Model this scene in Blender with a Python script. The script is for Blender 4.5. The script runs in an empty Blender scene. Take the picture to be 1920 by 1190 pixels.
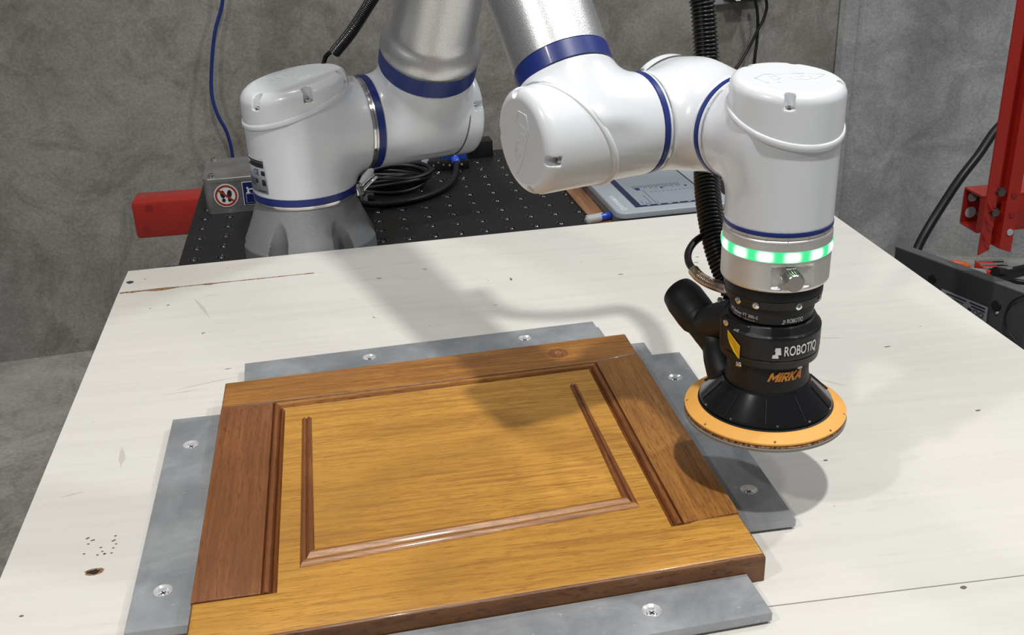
import bpy, bmesh, math, random
import numpy as np
from mathutils import Vector, Matrix
random.seed(4)
PI = math.pi
SC = bpy.context.scene
COL = SC.collection

# ------------------------------------------------------------------ camera
CP = 0.42374; CR = 0.03423; CY = 0.15031; FPX = 2027.5
_fh = np.array([math.sin(CY), math.cos(CY), 0]); _r = np.array([math.cos(CY), -math.sin(CY), 0])
_fw = _fh*math.cos(CP)+np.array([0, 0, -math.sin(CP)])
_dn = -(np.array([0, 0, 1])*math.cos(CP)+_fh*math.sin(CP))
_rr = _r*math.cos(CR)+_dn*math.sin(CR); _dd = -_r*math.sin(CR)+_dn*math.cos(CR)
cam = bpy.data.cameras.new('camera'); cam_o = bpy.data.objects.new('camera', cam); COL.objects.link(cam_o)
cam.sensor_width = 36; cam.lens = 36*FPX/1920; cam.clip_start = .01; cam.clip_end = 60
M3 = Matrix([[_rr[i], -_dd[i], -_fw[i]] for i in range(3)])
cam_o.matrix_world = Matrix.Translation((0, 0, .6)) @ M3.to_4x4()
SC.camera = cam_o

# ------------------------------------------------------------------ light
SC.view_settings.view_transform = 'Standard'; SC.view_settings.look = 'None'
SC.view_settings.exposure = -0.22; SC.view_settings.gamma = 1; SC.view_settings.use_curve_mapping = False
wd = bpy.data.worlds.new('hall'); SC.world = wd; wd.use_nodes = True
wd.node_tree.nodes['Background'].inputs[0].default_value = (.95, .98, 1.0, 1)
wd.node_tree.nodes['Background'].inputs[1].default_value = .16
def lamp(name, loc, size, power, col=(1, .96, .9), aim=None):
    l = bpy.data.lights.new(name, 'AREA'); l.shape = 'DISK'; l.size = size; l.energy = power; l.color = col
    o = bpy.data.objects.new(name, l); COL.objects.link(o); o.location = loc
    d = Vector(aim if aim else (loc[0], loc[1], -5))-Vector(loc)
    o.rotation_euler = d.to_track_quat('-Z', 'Y').to_euler()
    return o
lamp('high_bay_lamp', (.42, .05, 3.0), .13, 76, (1, .975, .935))
lamp('high_bay_lamp', (-1.9, -.30, 2.62), .16, 36, (1, .97, .93), (.3, 1, 0))
lamp('high_bay_lamp', (1.9, -.5, 3.3), .35, 18, (1, .98, .95), (.3, 1.2, 0))
lamp('high_bay_lamp', (-.7, 2.3, 3.3), .35, 18, (1, .96, .9), (-.2, 2.0, -.5))
lamp('high_bay_lamp', (2.4, 1.7, 2.9), .2, 52, (.95, .98, 1), (1.6, 2.6, -.3))

# ------------------------------------------------------------------ materials
MATS = {}
class NT:
    def __init__(s, name):
        s.m = bpy.data.materials.new(name); s.m.use_nodes = True; s.t = s.m.node_tree
        s.b = s.t.nodes['Principled BSDF']; MATS[name] = s.m
    def n(s, kind, **kw):
        nd = s.t.nodes.new(kind)
        for k, v in kw.items():
            if k.startswith('i_'):
                key = k[2:]; key = int(key) if key.isdigit() else key.replace('_', ' ')
                nd.inputs[key].default_value = v
            else: setattr(nd, k, v)
        return nd
    def l(s, a, b): s.t.links.new(a, b)
    def co(s, scale=(1, 1, 1), rot=(0, 0, 0)):
        tc = s.n('ShaderNodeTexCoord'); mp = s.n('ShaderNodeMapping')
        mp.inputs['Scale'].default_value = scale; mp.inputs['Rotation'].default_value = rot
        s.l(tc.outputs['Object'], mp.inputs['Vector']); return mp.outputs[0]
    def noise(s, scale, detail=4, vec=None, rough=.55, dist=0):
        nd = s.n('ShaderNodeTexNoise'); nd.inputs['Scale'].default_value = scale
        nd.inputs['Detail'].default_value = detail; nd.inputs['Roughness'].default_value = rough
        nd.inputs['Distortion'].default_value = dist
        s.l(vec if vec is not None else s.co(), nd.inputs['Vector']); return nd.outputs['Fac']
    def ramp(s, fac, stops):
        r = s.n('ShaderNodeValToRGB'); e = r.color_ramp.elements
        while len(e) < len(stops): e.new(.5)
        for i, (p, c) in enumerate(stops):
            e[i].position = p; e[i].color = (*c, 1) if len(c) == 3 else c
        s.l(fac, r.inputs[0]); return r.outputs[0]
    def mix(s, fac, a, b, mode='MIX'):
        m = s.n('ShaderNodeMixRGB', blend_type=mode)
        for i, v in enumerate((fac, a, b)):
            if isinstance(v, (int, float)): m.inputs[i].default_value = v
            elif isinstance(v, tuple): m.inputs[i].default_value = (*v, 1)
            else: s.l(v, m.inputs[i])
        return m.outputs[0]
    def bump(s, h, strength=.2, dist=.001):
        b = s.n('ShaderNodeBump'); b.inputs['Strength'].default_value = strength; b.inputs['Distance'].default_value = dist
        s.l(h, b.inputs['Height']); s.l(b.outputs[0], s.b.inputs['Normal'])
    def col(s, c):
        if isinstance(c, tuple): s.b.inputs['Base Color'].default_value = (*c, 1)
        else: s.l(c, s.b.inputs['Base Color'])
    def pr(s, rough=.5, metal=0, coat=0, spec=.5):
        if isinstance(rough, (int, float)): s.b.inputs['Roughness'].default_value = rough
        else: s.l(rough, s.b.inputs['Roughness'])
        s.b.inputs['Metallic'].default_value = metal; s.b.inputs['Coat Weight'].default_value = coat
        s.b.inputs['Coat Roughness'].default_value = .08
        s.b.inputs['Specular IOR Level'].default_value = spec
def plain(name, c, rough=.5, metal=0, coat=0, var=.12, scale=60, bump=0):
    t = NT(name); f = t.noise(scale, 3)
    t.col(t.mix(f, tuple(x*(1-var) for x in c), tuple(min(1, x*(1+var)) for x in c)))
    t.pr(rough, metal, coat)
    if bump: t.bump(t.noise(scale*8, 2), bump, .0005)
    return t.m
plain('white_paint', (.70, .725, .76), .28, 0, .35, .02, 8, .03)
plain('white_plastic', (.73, .755, .79), .3, 0, .3, .02, 8)
plain('blue_band', (.006, .022, .17), .38, 0, .1, .05)
t = NT('blasted_aluminium'); f = t.noise(900, 2); t.col(t.ramp(f, [(.3, (.50, .50, .51)), (.7, (.80, .80, .80))])); t.pr(.36, .92); t.bump(f, .35, .0004)
t = NT('silver_ring'); f = t.noise(1500, 2); t.col(t.ramp(f, [(.3, (.66, .65, .63)), (.7, (.78, .77, .75))])); t.pr(.40, .75); t.bump(f, .1, .0003)
t = NT('grey_casting'); f = t.noise(700, 3); t.col(t.ramp(f, [(.3, (.21, .215, .225)), (.7, (.30, .305, .315))])); t.pr(.55, .25); t.bump(f, .3, .0005)
plain('seam_dark', (.10, .10, .11), .5)
plain('chrome', (.8, .8, .8), .12, 1, 0, .03)
plain('steel', (.62, .6, .57), .22, 1, 0, .1)
plain('dark_steel', (.16, .16, .16), .35, .9, 0, .2)
plain('copper_spring', (.55, .46, .38), .3, 1, 0, .1)
plain('black_rubber', (.007, .007, .008), .5, 0, 0, .2)
plain('black_anodised', (.008, .008, .009), .42, .1, 0, .2, 300, .1)
plain('black_knurled', (.045, .045, .047), .5, .4, 0, .5, 900, .8)
plain('black_gloss', (.006, .006, .008), .2, 0, .25, .1)
plain('black_corrugated', (.007, .007, .008), .28, 0, .1, .1)
plain('orange_foam', (.80, .40, .085), .6, 0, 0, .06, 40, .1)
plain('velcro_grey', (.30, .28, .25), .95, 0, 0, .5, 900, .8)
plain('white_ink', (.75, .75, .76), .5)
plain('grey_ink', (.38, .38, .40), .5)
plain('dim_ink', (.3, .32, .36), .5)
plain('orange_ink', (.80, .33, .05), .5)
plain('yellow_ink', (.72, .42, .01), .5)
plain('black_ink', (.015, .015, .015), .5)
plain('sign_red', (.33, .035, .015), .5)
plain('sign_blue', (.008, .016, .11), .4)
plain('label_grey', (.34, .37, .43), .45)
plain('table_black', (.008, .008, .009), .5, .1, 0, .5, 260, .5)
t = NT('hole_edge'); t.col((.012, .012, .013)); t.pr(.16, 0, 1)
plain('ball_steel', (.28, .28, .29), .17, 1, 0, .05)
t = NT('countersink'); t.col((.80, .81, .82)); t.pr(.22, .55)
plain('red_paint', (.36, .016, .010), .38, 0, .2, .12, 30, .05)
plain('red_dark', (.25, .010, .008), .4, 0, .2, .2, 30, .1)
plain('cable_black', (.006, .006, .007), .42)
plain('cable_blue', (.008, .025, .16), .45)
plain('pen_blue', (.02, .07, .50), .25, 0, .4)
t = NT('clear_plastic'); t.col((.85, .88, .9)); t.pr(.08); t.b.inputs['Transmission Weight'].default_value = .55; t.b.inputs['IOR'].default_value = 1.3
plain('pendant_grey', (.33, .37, .41), .38, 0, .1, .03)
plain('pendant_side', (.17, .175, .18), .5)
plain('screen_grey', (.27, .31, .36), .16, 0, .3, .03)
plain('navy_ink', (.012, .018, .06), .3)
plain('screen_ink', (.10, .12, .15), .3)
plain('controller_grey', (.050, .053, .058), .5, .2, 0, .2, 200, .15)
plain('controller_edge', (.13, .135, .14), .5, .3)
plain('module_blue', (.015, .06, .32), .35, 0, .3, .5, 120)
plain('grey_plastic', (.42, .44, .46), .5)
plain('orange_plastic', (.75, .14, .03), .45)
plain('red_plastic', (.70, .03, .015), .4)
t = NT('wood_strip'); f = t.noise(1, 6, t.co((60, 6, 60)), .6, .6); t.col(t.ramp(f, [(.3, (.16, .075, .035)), (.7, (.34, .175, .09))])); t.pr(.6)

def wood(name, lo, mid, hi, axis, dark_edge=0):
    t = NT(name)
    sc = (9, 210, 60) if axis == 'x' else (210, 9, 60)
    sf = (70, 1000, 300) if axis == 'x' else (1000, 70, 300)
    g = t.noise(1, 6, t.co(sc), .62, .5); p = t.noise(1, 2, t.co(sf), .5); big = t.noise(7, 3)
    c = t.ramp(g, [(.28, lo), (.5, mid), (.72, hi)])
    c = t.mix(t.ramp(p, [(.34, (.9, .9, .9)), (.44, (0, 0, 0))]), c, lo)
    c = t.mix(t.ramp(big, [(.35, (.5, .5, .5)), (.65, (0, 0, 0))]), c, tuple(x*.72 for x in mid))
    t.col(c); t.pr(t.ramp(g, [(.3, (.5, .5, .5)), (.7, (.34, .34, .34))]), 0, .12); t.bump(p, .25, .0006)
    return t.m
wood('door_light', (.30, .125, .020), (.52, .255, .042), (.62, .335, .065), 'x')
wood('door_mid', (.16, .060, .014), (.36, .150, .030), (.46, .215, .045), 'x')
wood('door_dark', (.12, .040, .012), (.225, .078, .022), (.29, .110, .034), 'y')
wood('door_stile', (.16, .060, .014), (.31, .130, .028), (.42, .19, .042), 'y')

t = NT('painted_plywood')
g = t.noise(1, 5, t.co((2.2, 60, 20)), .6, .8); big = t.noise(3.2, 3); sp = t.noise(42, 2, t.co((1, 1.6, 1))); sm = t.noise(5, 5, t.co((1, 4.5, 1)), .7, 1.2)
c = t.ramp(g, [(.3, (.63, .61, .565)), (.55, (.675, .655, .61)), (.8, (.70, .68, .635))])
c = t.mix(t.ramp(sm, [(.30, (.45, .45, .45)), (.40, (0, 0, 0))]), c, (.50, .485, .45))
c = t.mix(t.ramp(sp, [(.235, (1, 1, 1)), (.255, (0, 0, 0))]), c, (.12, .10, .08))
c = t.mix(t.ramp(big, [(.35, (.35, .35, .35)), (.7, (0, 0, 0))]), c, (.62, .615, .60))
t.col(c); t.pr(.48); t.bump(g, .12, .0006)
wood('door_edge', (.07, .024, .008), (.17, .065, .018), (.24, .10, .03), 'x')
t = NT('torn_wood'); f = t.noise(260, 4, t.co((1, 3, 1))); t.col(t.ramp(f, [(.38, (.03, .015, .01)), (.5, (.26, .12, .05)), (.65, (.50, .36, .22))])); t.pr(.85)
plain('dent_dark', (.16, .13, .10), .8)
plain('smudge', (.52, .50, .45), .6, 0, 0, .10, 90)
plain('plywood_edge', (.42, .30, .18), .7, 0, 0, .3, 120)

t = NT('aluminium_plate')
g = t.noise(1, 5, t.co((14, 14, 14)), .65, .5); fi = t.noise(1, 3, t.co((60, 700, 60)), .5); sp = t.noise(150, 2)
c = t.ramp(g, [(.3, (.27, .287, .31)), (.7, (.44, .46, .485))])
c = t.mix(t.ramp(sp, [(.70, (0, 0, 0)), (.78, (.6, .6, .6))]), c, (.62, .64, .66))
t.col(c); t.pr(t.ramp(g, [(.3, (.42, .42, .42)), (.7, (.56, .56, .56))]), .55); t.bump(fi, .12, .0004)
t = NT('box_aluminium'); g = t.noise(18, 5); t.col(t.ramp(g, [(.3, (.30, .30, .30)), (.7, (.48, .48, .48))])); t.pr(.35, .8); t.bump(t.noise(700, 2), .2, .0003)

def concrete(name, a, b, c3, stain=None):
    t = NT(name)
    n1 = t.noise(1.6, 6, None, .62, .6); n2 = t.noise(9, 6, None, .7); n3 = t.noise(130, 4, None, .75)
    c = t.mix(t.ramp(n1, [(.40, (0, 0, 0)), (.60, (1, 1, 1))]), a, b)
    c = t.mix(t.ramp(n2, [(.42, (0, 0, 0)), (.66, (.6, .6, .6))]), c, c3)
    n4 = t.noise(3.5, 8, None, .75, 1.5); c = t.mix(t.ramp(n4, [(.40, (.55, .55, .55)), (.52, (0, 0, 0))]), c, tuple(x*.72 for x in a))
    c = t.mix(.22, c, t.ramp(n3, [(.36, (.10, .10, .10)), (.64, (.85, .85, .85))]), 'OVERLAY')
    if stain:
        x0, x1, sc = stain
        tc = t.n('ShaderNodeTexCoord'); sx = t.n('ShaderNodeSeparateXYZ'); t.l(tc.outputs['Object'], sx.inputs[0])
        ns = t.n('ShaderNodeMath', operation='MULTIPLY_ADD'); t.l(n1, ns.inputs[0]); ns.inputs[1].default_value = .5; t.l(sx.outputs[0], ns.inputs[2])
        mr = t.n('ShaderNodeMapRange'); mr.inputs['From Min'].default_value = x0; mr.inputs['From Max'].default_value = x1
        mr.inputs['To Min'].default_value = 1; mr.inputs['To Max'].default_value = 0; t.l(ns.outputs[0], mr.inputs[0])
        c = t.mix(mr.outputs[0], c, t.mix(.85, c, sc))
    t.col(c); t.pr(.72); t.bump(t.noise(60, 6, None, .7), .35, .004)
concrete('concrete_back', (.175, .162, .145), (.275, .260, .238), (.33, .32, .305), (-1.05, -.75, (.20, .215, .235)))
concrete('concrete_right', (.26, .267, .27), (.35, .357, .36), (.42, .425, .43))
concrete('concrete_floor', (.24, .23, .21), (.36, .345, .32), (.44, .43, .40))

# ------------------------------------------------------------------ object helpers
def obj(name, me, mat, parent=None, **props):
    o = bpy.data.objects.new(name, me); COL.objects.link(o)
    if mat is not None and len(me.materials) == 0:
        for m in (mat if isinstance(mat, (list, tuple)) else [mat]): me.materials.append(MATS[m])
    if parent is not None: o.parent = parent
    for k, v in props.items(): o[k] = v
    return o
OFF = [np.zeros(3)]
def thing(name, label, cat, loc=(0, 0, 0), group=None):
    o = bpy.data.objects.new(name, None); COL.objects.link(o); o.location = loc; o.empty_display_size = .05
    o['label'] = label; o['category'] = cat
    if group: o['group'] = group
    OFF[0] = np.array(loc, float)
    return o
def mesh(name, v, f, smooth=True, mi=None):
    me = bpy.data.meshes.new(name)
    v = np.asarray(v, float)-OFF[0]
    me.from_pydata([tuple(p) for p in v], [], [tuple(int(i) for i in q) for q in f]); me.update()
    if smooth is not False:
        me.polygons.foreach_set('use_smooth', [True]*len(me.polygons))
    if mi is not None: me.polygons.foreach_set('material_index', mi)
    return me
def sharp(me, ang=40):
    try: me.set_sharp_from_angle(angle=math.radians(ang))
    except Exception: pass
    return me
def fix(me):
    bm = bmesh.new(); bm.from_mesh(me); bmesh.ops.recalc_face_normals(bm, faces=bm.faces); bm.to_mesh(me); bm.free(); return me
def frame(d):
    d = np.array(d, float); d /= np.linalg.norm(d)
    a = np.cross(d, [0, 0, 1.]) if abs(d[2]) < .9 else np.cross(d, [1., 0, 0]); a /= np.linalg.norm(a)
    return d, a, np.cross(d, a)
def lathe(name, c, d, prof, n=64, sm=35):
    """prof: list of (axial, radius)"""
    d, a, b = frame(d); c = np.array(c, float); V = []; F = []
    for h, r in prof:
        for k in range(n):
            th = 2*PI*k/n; V.append(c+d*h+r*(math.cos(th)*a+math.sin(th)*b))
    for i in range(len(prof)-1):
        for k in range(n):
            k2 = (k+1) % n; F.append((i*n+k, i*n+k2, (i+1)*n+k2, (i+1)*n+k))
    F.append(tuple(range(n))[::-1]); F.append(tuple((len(prof)-1)*n+k for k in range(n)))
    return sharp(fix(mesh(name, V, F)), sm)
def cat(pts, per=8):
    P = [np.array(p, float) for p in pts]; P = [2*P[0]-P[1]]+P+[2*P[-1]-P[-2]]; out = []
    for i in range(1, len(P)-2):
        for k in range(per):
            t = k/per; a, b, c, d = P[i-1:i+3]
            out.append(.5*((2*b)+(-a+c)*t+(2*a-5*b+4*c-d)*t*t+(-a+3*b-3*c+d)*t**3))
    out.append(P[-2]); return out
def resample(pts, step):
    P = np.array(pts); L = np.r_[0, np.cumsum(np.linalg.norm(np.diff(P, axis=0), axis=1))]
    n = max(2, int(L[-1]/step)+1); s = np.linspace(0, L[-1], n)
    return np.array([np.interp(s, L, P[:, i]) for i in range(3)]).T, s
def tube(name, P, R, n=12, sm=True):
    P = np.array(P, float); m = len(P)
    R = np.full(m, R) if np.isscalar(R) else np.array(R, float)
    T = np.gradient(P, axis=0); T /= np.linalg.norm(T, axis=1)[:, None]
    _, a, _ = frame(T[0]); V = []; F = []
    for i in range(m):
        a = a-T[i]*(a@T[i]); a /= np.linalg.norm(a); b = np.cross(T[i], a)
        for k in range(n):
            th = 2*PI*k/n; V.append(P[i]+R[i]*(math.cos(th)*a+math.sin(th)*b))
    for i in range(m-1):
        for k in range(n):
            k2 = (k+1) % n; F.append((i*n+k, i*n+k2, (i+1)*n+k2, (i+1)*n+k))
    F.append(tuple(range(n))[::-1]); F.append(tuple((m-1)*n+k for k in range(n)))
    return sharp(mesh(name, V, F), 60)
def box(name, c, h, ax=None, bev=0, seg=2, sm=30):
    """oriented box: centre, half sizes, axes"""
    ax = np.eye(3) if ax is None else np.array(ax, float)
    bm = bmesh.new(); bmesh.ops.create_cube(bm, size=2)
    for v in bm.verts: v.co = Vector((v.co.x*h[0], v.co.y*h[1], v.co.z*h[2]))
    if bev: bmesh.ops.bevel(bm, geom=bm.edges[:], offset=bev, segments=seg, affect='EDGES', profile=.5)
    me = bpy.data.meshes.new(name)
    for v in bm.verts:
        p = np.array(c)+ax.T@np.array(v.co)-OFF[0]; v.co = Vector(p)
    bmesh.ops.recalc_face_normals(bm, faces=bm.faces)
    bm.to_mesh(me); bm.free()
    me.polygons.foreach_set('use_smooth', [True]*len(me.polygons)); return sharp(me, sm)
def prism(name, poly, z0, z1, bev=0, top_only=True, seg=3, sm=30):
    bm = bmesh.new(); lo = [bm.verts.new((x, y, z0)) for x, y in poly]; hi = [bm.verts.new((x, y, z1)) for x, y in poly]; n = len(poly)
    bm.faces.new(lo[::-1]); bm.faces.new(hi)
    for i in range(n): bm.faces.new((lo[i], lo[(i+1) % n], hi[(i+1) % n], hi[i]))
    bmesh.ops.recalc_face_normals(bm, faces=bm.faces)
    if bev:
        es = [e for e in bm.edges if all(abs(v.co.z-z1) < 1e-7 for v in e.verts)]
        bmesh.ops.bevel(bm, geom=es, offset=bev, segments=seg, affect='EDGES', profile=.5)
    me = bpy.data.meshes.new(name)
    for v in bm.verts: v.co = v.co-Vector(OFF[0])
    bm.to_mesh(me); bm.free(); me.polygons.foreach_set('use_smooth', [True]*len(me.polygons)); return sharp(me, sm)
def torus_arc(name, c, d, R, r, n=96, m=8):
    d, a, b = frame(d); V = []; F = []; c = np.array(c, float)
    for i in range(n):
        th = 2*PI*i/n; e = math.cos(th)*a+math.sin(th)*b
        for k in range(m):
            ph = 2*PI*k/m; V.append(c+e*(R+r*math.cos(ph))+d*r*math.sin(ph))
    for i in range(n):
        for k in range(m):
            F.append((i*m+k, ((i+1) % n)*m+k, ((i+1) % n)*m+(k+1) % m, i*m+(k+1) % m))
    return fix(mesh(name, V, F))

# ---- signed-distance solids turned into meshes (surface nets)
def s_cyl(p, c, d, h0, h1, r, rr=.002):
    d = np.array(d, float)/np.linalg.norm(d); q = p-np.array(c); ax = q@d; rad = np.linalg.norm(q-ax[:, None]*d, axis=1)
    dx = rad-r+rr; dy = np.abs(ax-(h0+h1)/2)-(h1-h0)/2+rr
    return np.minimum(np.maximum(dx, dy), 0)+np.hypot(np.maximum(dx, 0), np.maximum(dy, 0))-rr
def s_box(p, c, ax, h, rr=.001):
    q = (p-np.array(c))@np.array(ax, float).T; e = np.abs(q)-np.array(h)+rr
    return np.minimum(e.max(axis=1), 0)+np.linalg.norm(np.maximum(e, 0), axis=1)-rr
def smin(a, b, k):
    h = np.clip(.5+.5*(b-a)/k, 0, 1); return b*(1-h)+a*h-k*h*(1-h)
def smax(a, b, k): return -smin(-a, -b, k)
def sdf_mesh(name, fn, lo, hi, h, sm=50, flat=False):
    lo = np.array(lo)-2*h; hi = np.array(hi)+2*h; n = np.ceil((hi-lo)/h).astype(int)+1
    ax = [lo[i]+h*np.arange(n[i]) for i in range(3)]
    G = np.stack(np.meshgrid(*ax, indexing='ij'), -1).reshape(-1, 3); D = fn(G).reshape(n)
    S = D < 0
    c = [S[i:n[0]-1+i, j:n[1]-1+j, k:n[2]-1+k] for i in (0, 1) for j in (0, 1) for k in (0, 1)]
    s = sum(x.astype(int) for x in c); act = (s > 0) & (s < 8); idx = -np.ones(act.shape, int)
    cells = np.argwhere(act); idx[act] = np.arange(len(cells))
    acc = np.zeros((len(cells), 3)); cnt = np.zeros(len(cells))
    offs = [(i, j, k) for i in (0, 1) for j in (0, 1) for k in (0, 1)]
    for a in offs:
        for x in range(3):
            if a[x]: continue
            b = list(a); b[x] = 1
            da = D[tuple((cells+a).T)]; db = D[tuple((cells+b).T)]; m = (da < 0) != (db < 0)
            tt = da/np.where(m, da-db, 1); pt = cells+np.array(a)+np.outer(tt, np.eye(3)[x])
            acc[m] += pt[m]; cnt[m] += 1
    V = lo+h*(acc/cnt[:, None])
    for _ in range(3):
        e = h*.05; d0 = fn(V); g = np.stack([(fn(V+e*np.eye(3)[i])-fn(V-e*np.eye(3)[i]))/(2*e) for i in range(3)], 1)
        g2 = np.maximum((g*g).sum(1), .3); st = (d0/g2)[:, None]*g; L = np.linalg.norm(st, axis=1); st *= np.minimum(1, .5*h/np.maximum(L, 1e-12))[:, None]; V = V-st
    F = []
    for x in range(3):
        y, z = (x+1) % 3, (x+2) % 3
        sl = [slice(None)]*3; sl2 = [slice(None)]*3; sl[x] = slice(0, -1); sl2[x] = slice(1, None)
        A = S[tuple(sl)]; B = S[tuple(sl2)]
        for flip, m in ((0, A & ~B), (1, B & ~A)):
            E = np.argwhere(m); E = E[(E[:, y] > 0) & (E[:, z] > 0) & (E[:, y] < n[y]-1) & (E[:, z] < n[z]-1)]
            ey = np.eye(3, dtype=int)[y]; ez = np.eye(3, dtype=int)[z]
            q = [idx[tuple(E.T)], idx[tuple((E-ey).T)], idx[tuple((E-ey-ez).T)], idx[tuple((E-ez).T)]]
            q = np.stack(q if not flip else q[::-1], 1); F.append(q)
    F = np.concatenate(F)
    me = bpy.data.meshes.new(name); V = V-OFF[0]
    me.vertices.add(len(V)); me.vertices.foreach_set('co', V.ravel())
    me.loops.add(len(F)*4); me.loops.foreach_set('vertex_index', F.ravel())
    me.polygons.add(len(F)); me.polygons.foreach_set('loop_start', np.arange(len(F))*4)
    me.polygons.foreach_set('use_smooth', np.ones(len(F), bool))
    me.update(calc_edges=True); me.validate()
    return sharp(me, sm) if sm else me
def flat_poly(name, pts3, th, nrm):
    """thin prism from a 3D polygon"""
    P = np.array(pts3, float); N = np.array(nrm, float); n = len(P)
    V = np.concatenate([P, P+N*th]); F = [tuple(range(n))[::-1], tuple(range(n, 2*n))]+[(i, (i+1) % n, n+(i+1) % n, n+i) for i in range(n)]
    return fix(mesh(name, V, F, smooth=False))
FCACHE = {}
def glyphs(s, size, shear=0, bold=0):
    cu = bpy.data.curves.new('txt', 'FONT'); cu.body = s; cu.size = size; cu.shear = shear; cu.offset = bold; cu.resolution_u = 3
    cu.align_x = 'LEFT'; cu.align_y = 'CENTER'; cu.extrude = .0001
    o = bpy.data.objects.new('txt', cu); COL.objects.link(o); bpy.context.view_layer.update()
    dg = bpy.context.evaluated_depsgraph_get(); me = bpy.data.meshes.new_from_object(o.evaluated_get(dg))
    V = np.array([v.co[:] for v in me.vertices]).reshape(-1, 3); F = [tuple(p.vertices) for p in me.polygons]
    bpy.data.objects.remove(o); bpy.data.curves.remove(cu); bpy.data.meshes.remove(me)
    return V, F
def text_flat(name, s, size, org, ex, ey, mat, parent, shear=0, bold=0, width=None):
    V, F = glyphs(s, size, shear, bold); ex = np.array(ex, float); ey = np.array(ey, float); ez = np.cross(ex, ey)
    if width: V[:, 0] *= width/V[:, 0].max()
    W = np.array(org)+V[:, :1]*ex+V[:, 1:2]*ey+V[:, 2:3]*ez
    return obj(name, mesh(name, W, F, smooth=False), mat, parent)
def text_cyl(name, s, size, c, R, z, th0, mat, parent, shear=0, bold=0, width=None):
    V, F = glyphs(s, size, shear, bold)
    if width: V[:, 0] *= width/V[:, 0].max()
    th = th0+V[:, 0]/R; rr = R+V[:, 2]+.0002
    W = np.stack([c[0]+rr*np.cos(th), c[1]+rr*np.sin(th), z+V[:, 1]], 1)
    return obj(name, mesh(name, W, F, smooth=False), mat, parent)

# ------------------------------------------------------------------ setting
FZ = -.85
OFF[0] = np.zeros(3)
def struct(name, me, mat): return obj(name, me, mat, kind='structure')
struct('floor', prism('floor', [(-4, -3), (5, -3), (5, 4.2), (-4, 4.2)], FZ-.1, FZ), 'concrete_floor')
cx, cy = 1.70, 3.485
bx0, by0 = -4.0, cy-(cx+4.0)*.0975
struct('wall_back', prism('wall_back', [(bx0, by0), (cx, cy), (cx+.02, cy+.2), (bx0, by0+.2)], FZ, 3.4), 'concrete_back')
ex_, ey_ = 5.0, cy-(5.0-cx)*.345
struct('wall_right', prism('wall_right', [(cx, cy), (ex_, ey_), (ex_+.05, ey_+.2), (cx+.05, cy+.2)], FZ, 3.4), 'concrete_right')
# cast joint strip with form-tie dimples at the corner
tr = struct('trim_1', prism('trim_1', [(cx-.035, cy-.0100), (cx-.02, cy-.024), (cx+.022, cy-.028), (cx+.03, cy-.008), (cx, cy+.02)], FZ, 3.4), 'concrete_right')
for z in (.15, .42, .56, .72, .9):
    obj('dimple', lathe('dimple', (cx, cy-.0268, z), (0, -1, 0), [(0, .007), (.0006, .005)], 10), 'black_ink', tr)

# ------------------------------------------------------------------ perforated table
def plate_holes(name, org, ex, ey, xs, ys, holes, r, ch, depth, seg=16, thick=.012):
    """top skin with round holes; xs, ys grid lines, holes = set of (i,j) cells; materials 0 skin, 1 hole edge"""
    V = []; F = []; M = []; key = {}
    org = np.array(org, float); ex = np.array(ex, float); ey = np.array(ey, float)
    def vv(x, y, z):
        k = (round(x, 6), round(y, 6), round(z, 6))
        if k not in key: key[k] = len(V); V.append(org+x*ex+y*ey+np.array([0, 0, z]))
        return key[k]
    q = seg//4
    for i in range(len(xs)-1):
        for j in range(len(ys)-1):
            x0, x1, y0, y1 = xs[i], xs[i+1], ys[j], ys[j+1]
            if (i, j) not in holes:
                F.append([vv(x0, y0, 0), vv(x1, y0, 0), vv(x1, y1, 0), vv(x0, y1, 0)]); M.append(0); continue
            mx, my = (x0+x1)/2, (y0+y1)/2
            B = [(x0+(x1-x0)*k/q, y0) for k in range(q)]+[(x1, y0+(y1-y0)*k/q) for k in range(q)]+[(x1-(x1-x0)*k/q, y1) for k in range(q)]+[(x0, y1-(y1-y0)*k/q) for k in range(q)]
            A = [(-3*PI/4+2*PI*k/seg) for k in range(seg)]
            def ring(rr, z): return [vv(mx+rr*math.cos(a), my+rr*math.sin(a), z) for a in A]
            rings = [[vv(x, y, 0) for x, y in B], ring(r+ch, 0), ring(r+ch*.35, -ch*.35), ring(r, -ch), ring(r, -depth)]
            for w in range(4):
                for k in range(seg):
                    k2 = (k+1) % seg; F.append([rings[w][k], rings[w][k2], rings[w+1][k2], rings[w+1][k]]); M.append(0 if w in (0, 3) else 1)
    # edges and underside
    X0, X1, Y0, Y1 = xs[0], xs[-1], ys[0], ys[-1]
    for a, b in (((X0, Y0), (X1, Y0)), ((X1, Y0), (X1, Y1)), ((X1, Y1), (X0, Y1)), ((X0, Y1), (X0, Y0))):
        F.append([vv(*a, -thick), vv(*b, -thick), vv(*b, 0), vv(*a, 0)]); M.append(0)
    F.append([vv(X0, Y0, -thick), vv(X0, Y1, -thick), vv(X1, Y1, -thick), vv(X1, Y0, -thick)]); M.append(0)
    return V, F, M
TZ = -.018
CAM0 = np.array([0, 0, .6]); KS = 1.03
def ksp(v): return CAM0+KS*(np.array(v, float)-CAM0)
FZK = .6+(FZ-.6)/KS
T = thing('worktable', 'black perforated steel worktable carrying the robot arm', 'table', (.22, 1.4, FZK))
tex = np.array([.9990, .0436, 0]); tey = np.array([-.004, 1, 0.])
px, py = .0438, .0517
nx, ny = 23, 13
xs = [-.0115-.0115]+[px*(i+.5) for i in range(nx-0)]; xs = [-.0219]+[px*(i+.5) for i in range(nx)]
ys = [-.95, -.35]+[py*(j+.5)-.2068 for j in range(-1, ny)]+[.437]
ys = [-.95]+[-.2068+py*(j-.5) for j in range(0, ny+1)]
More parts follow.
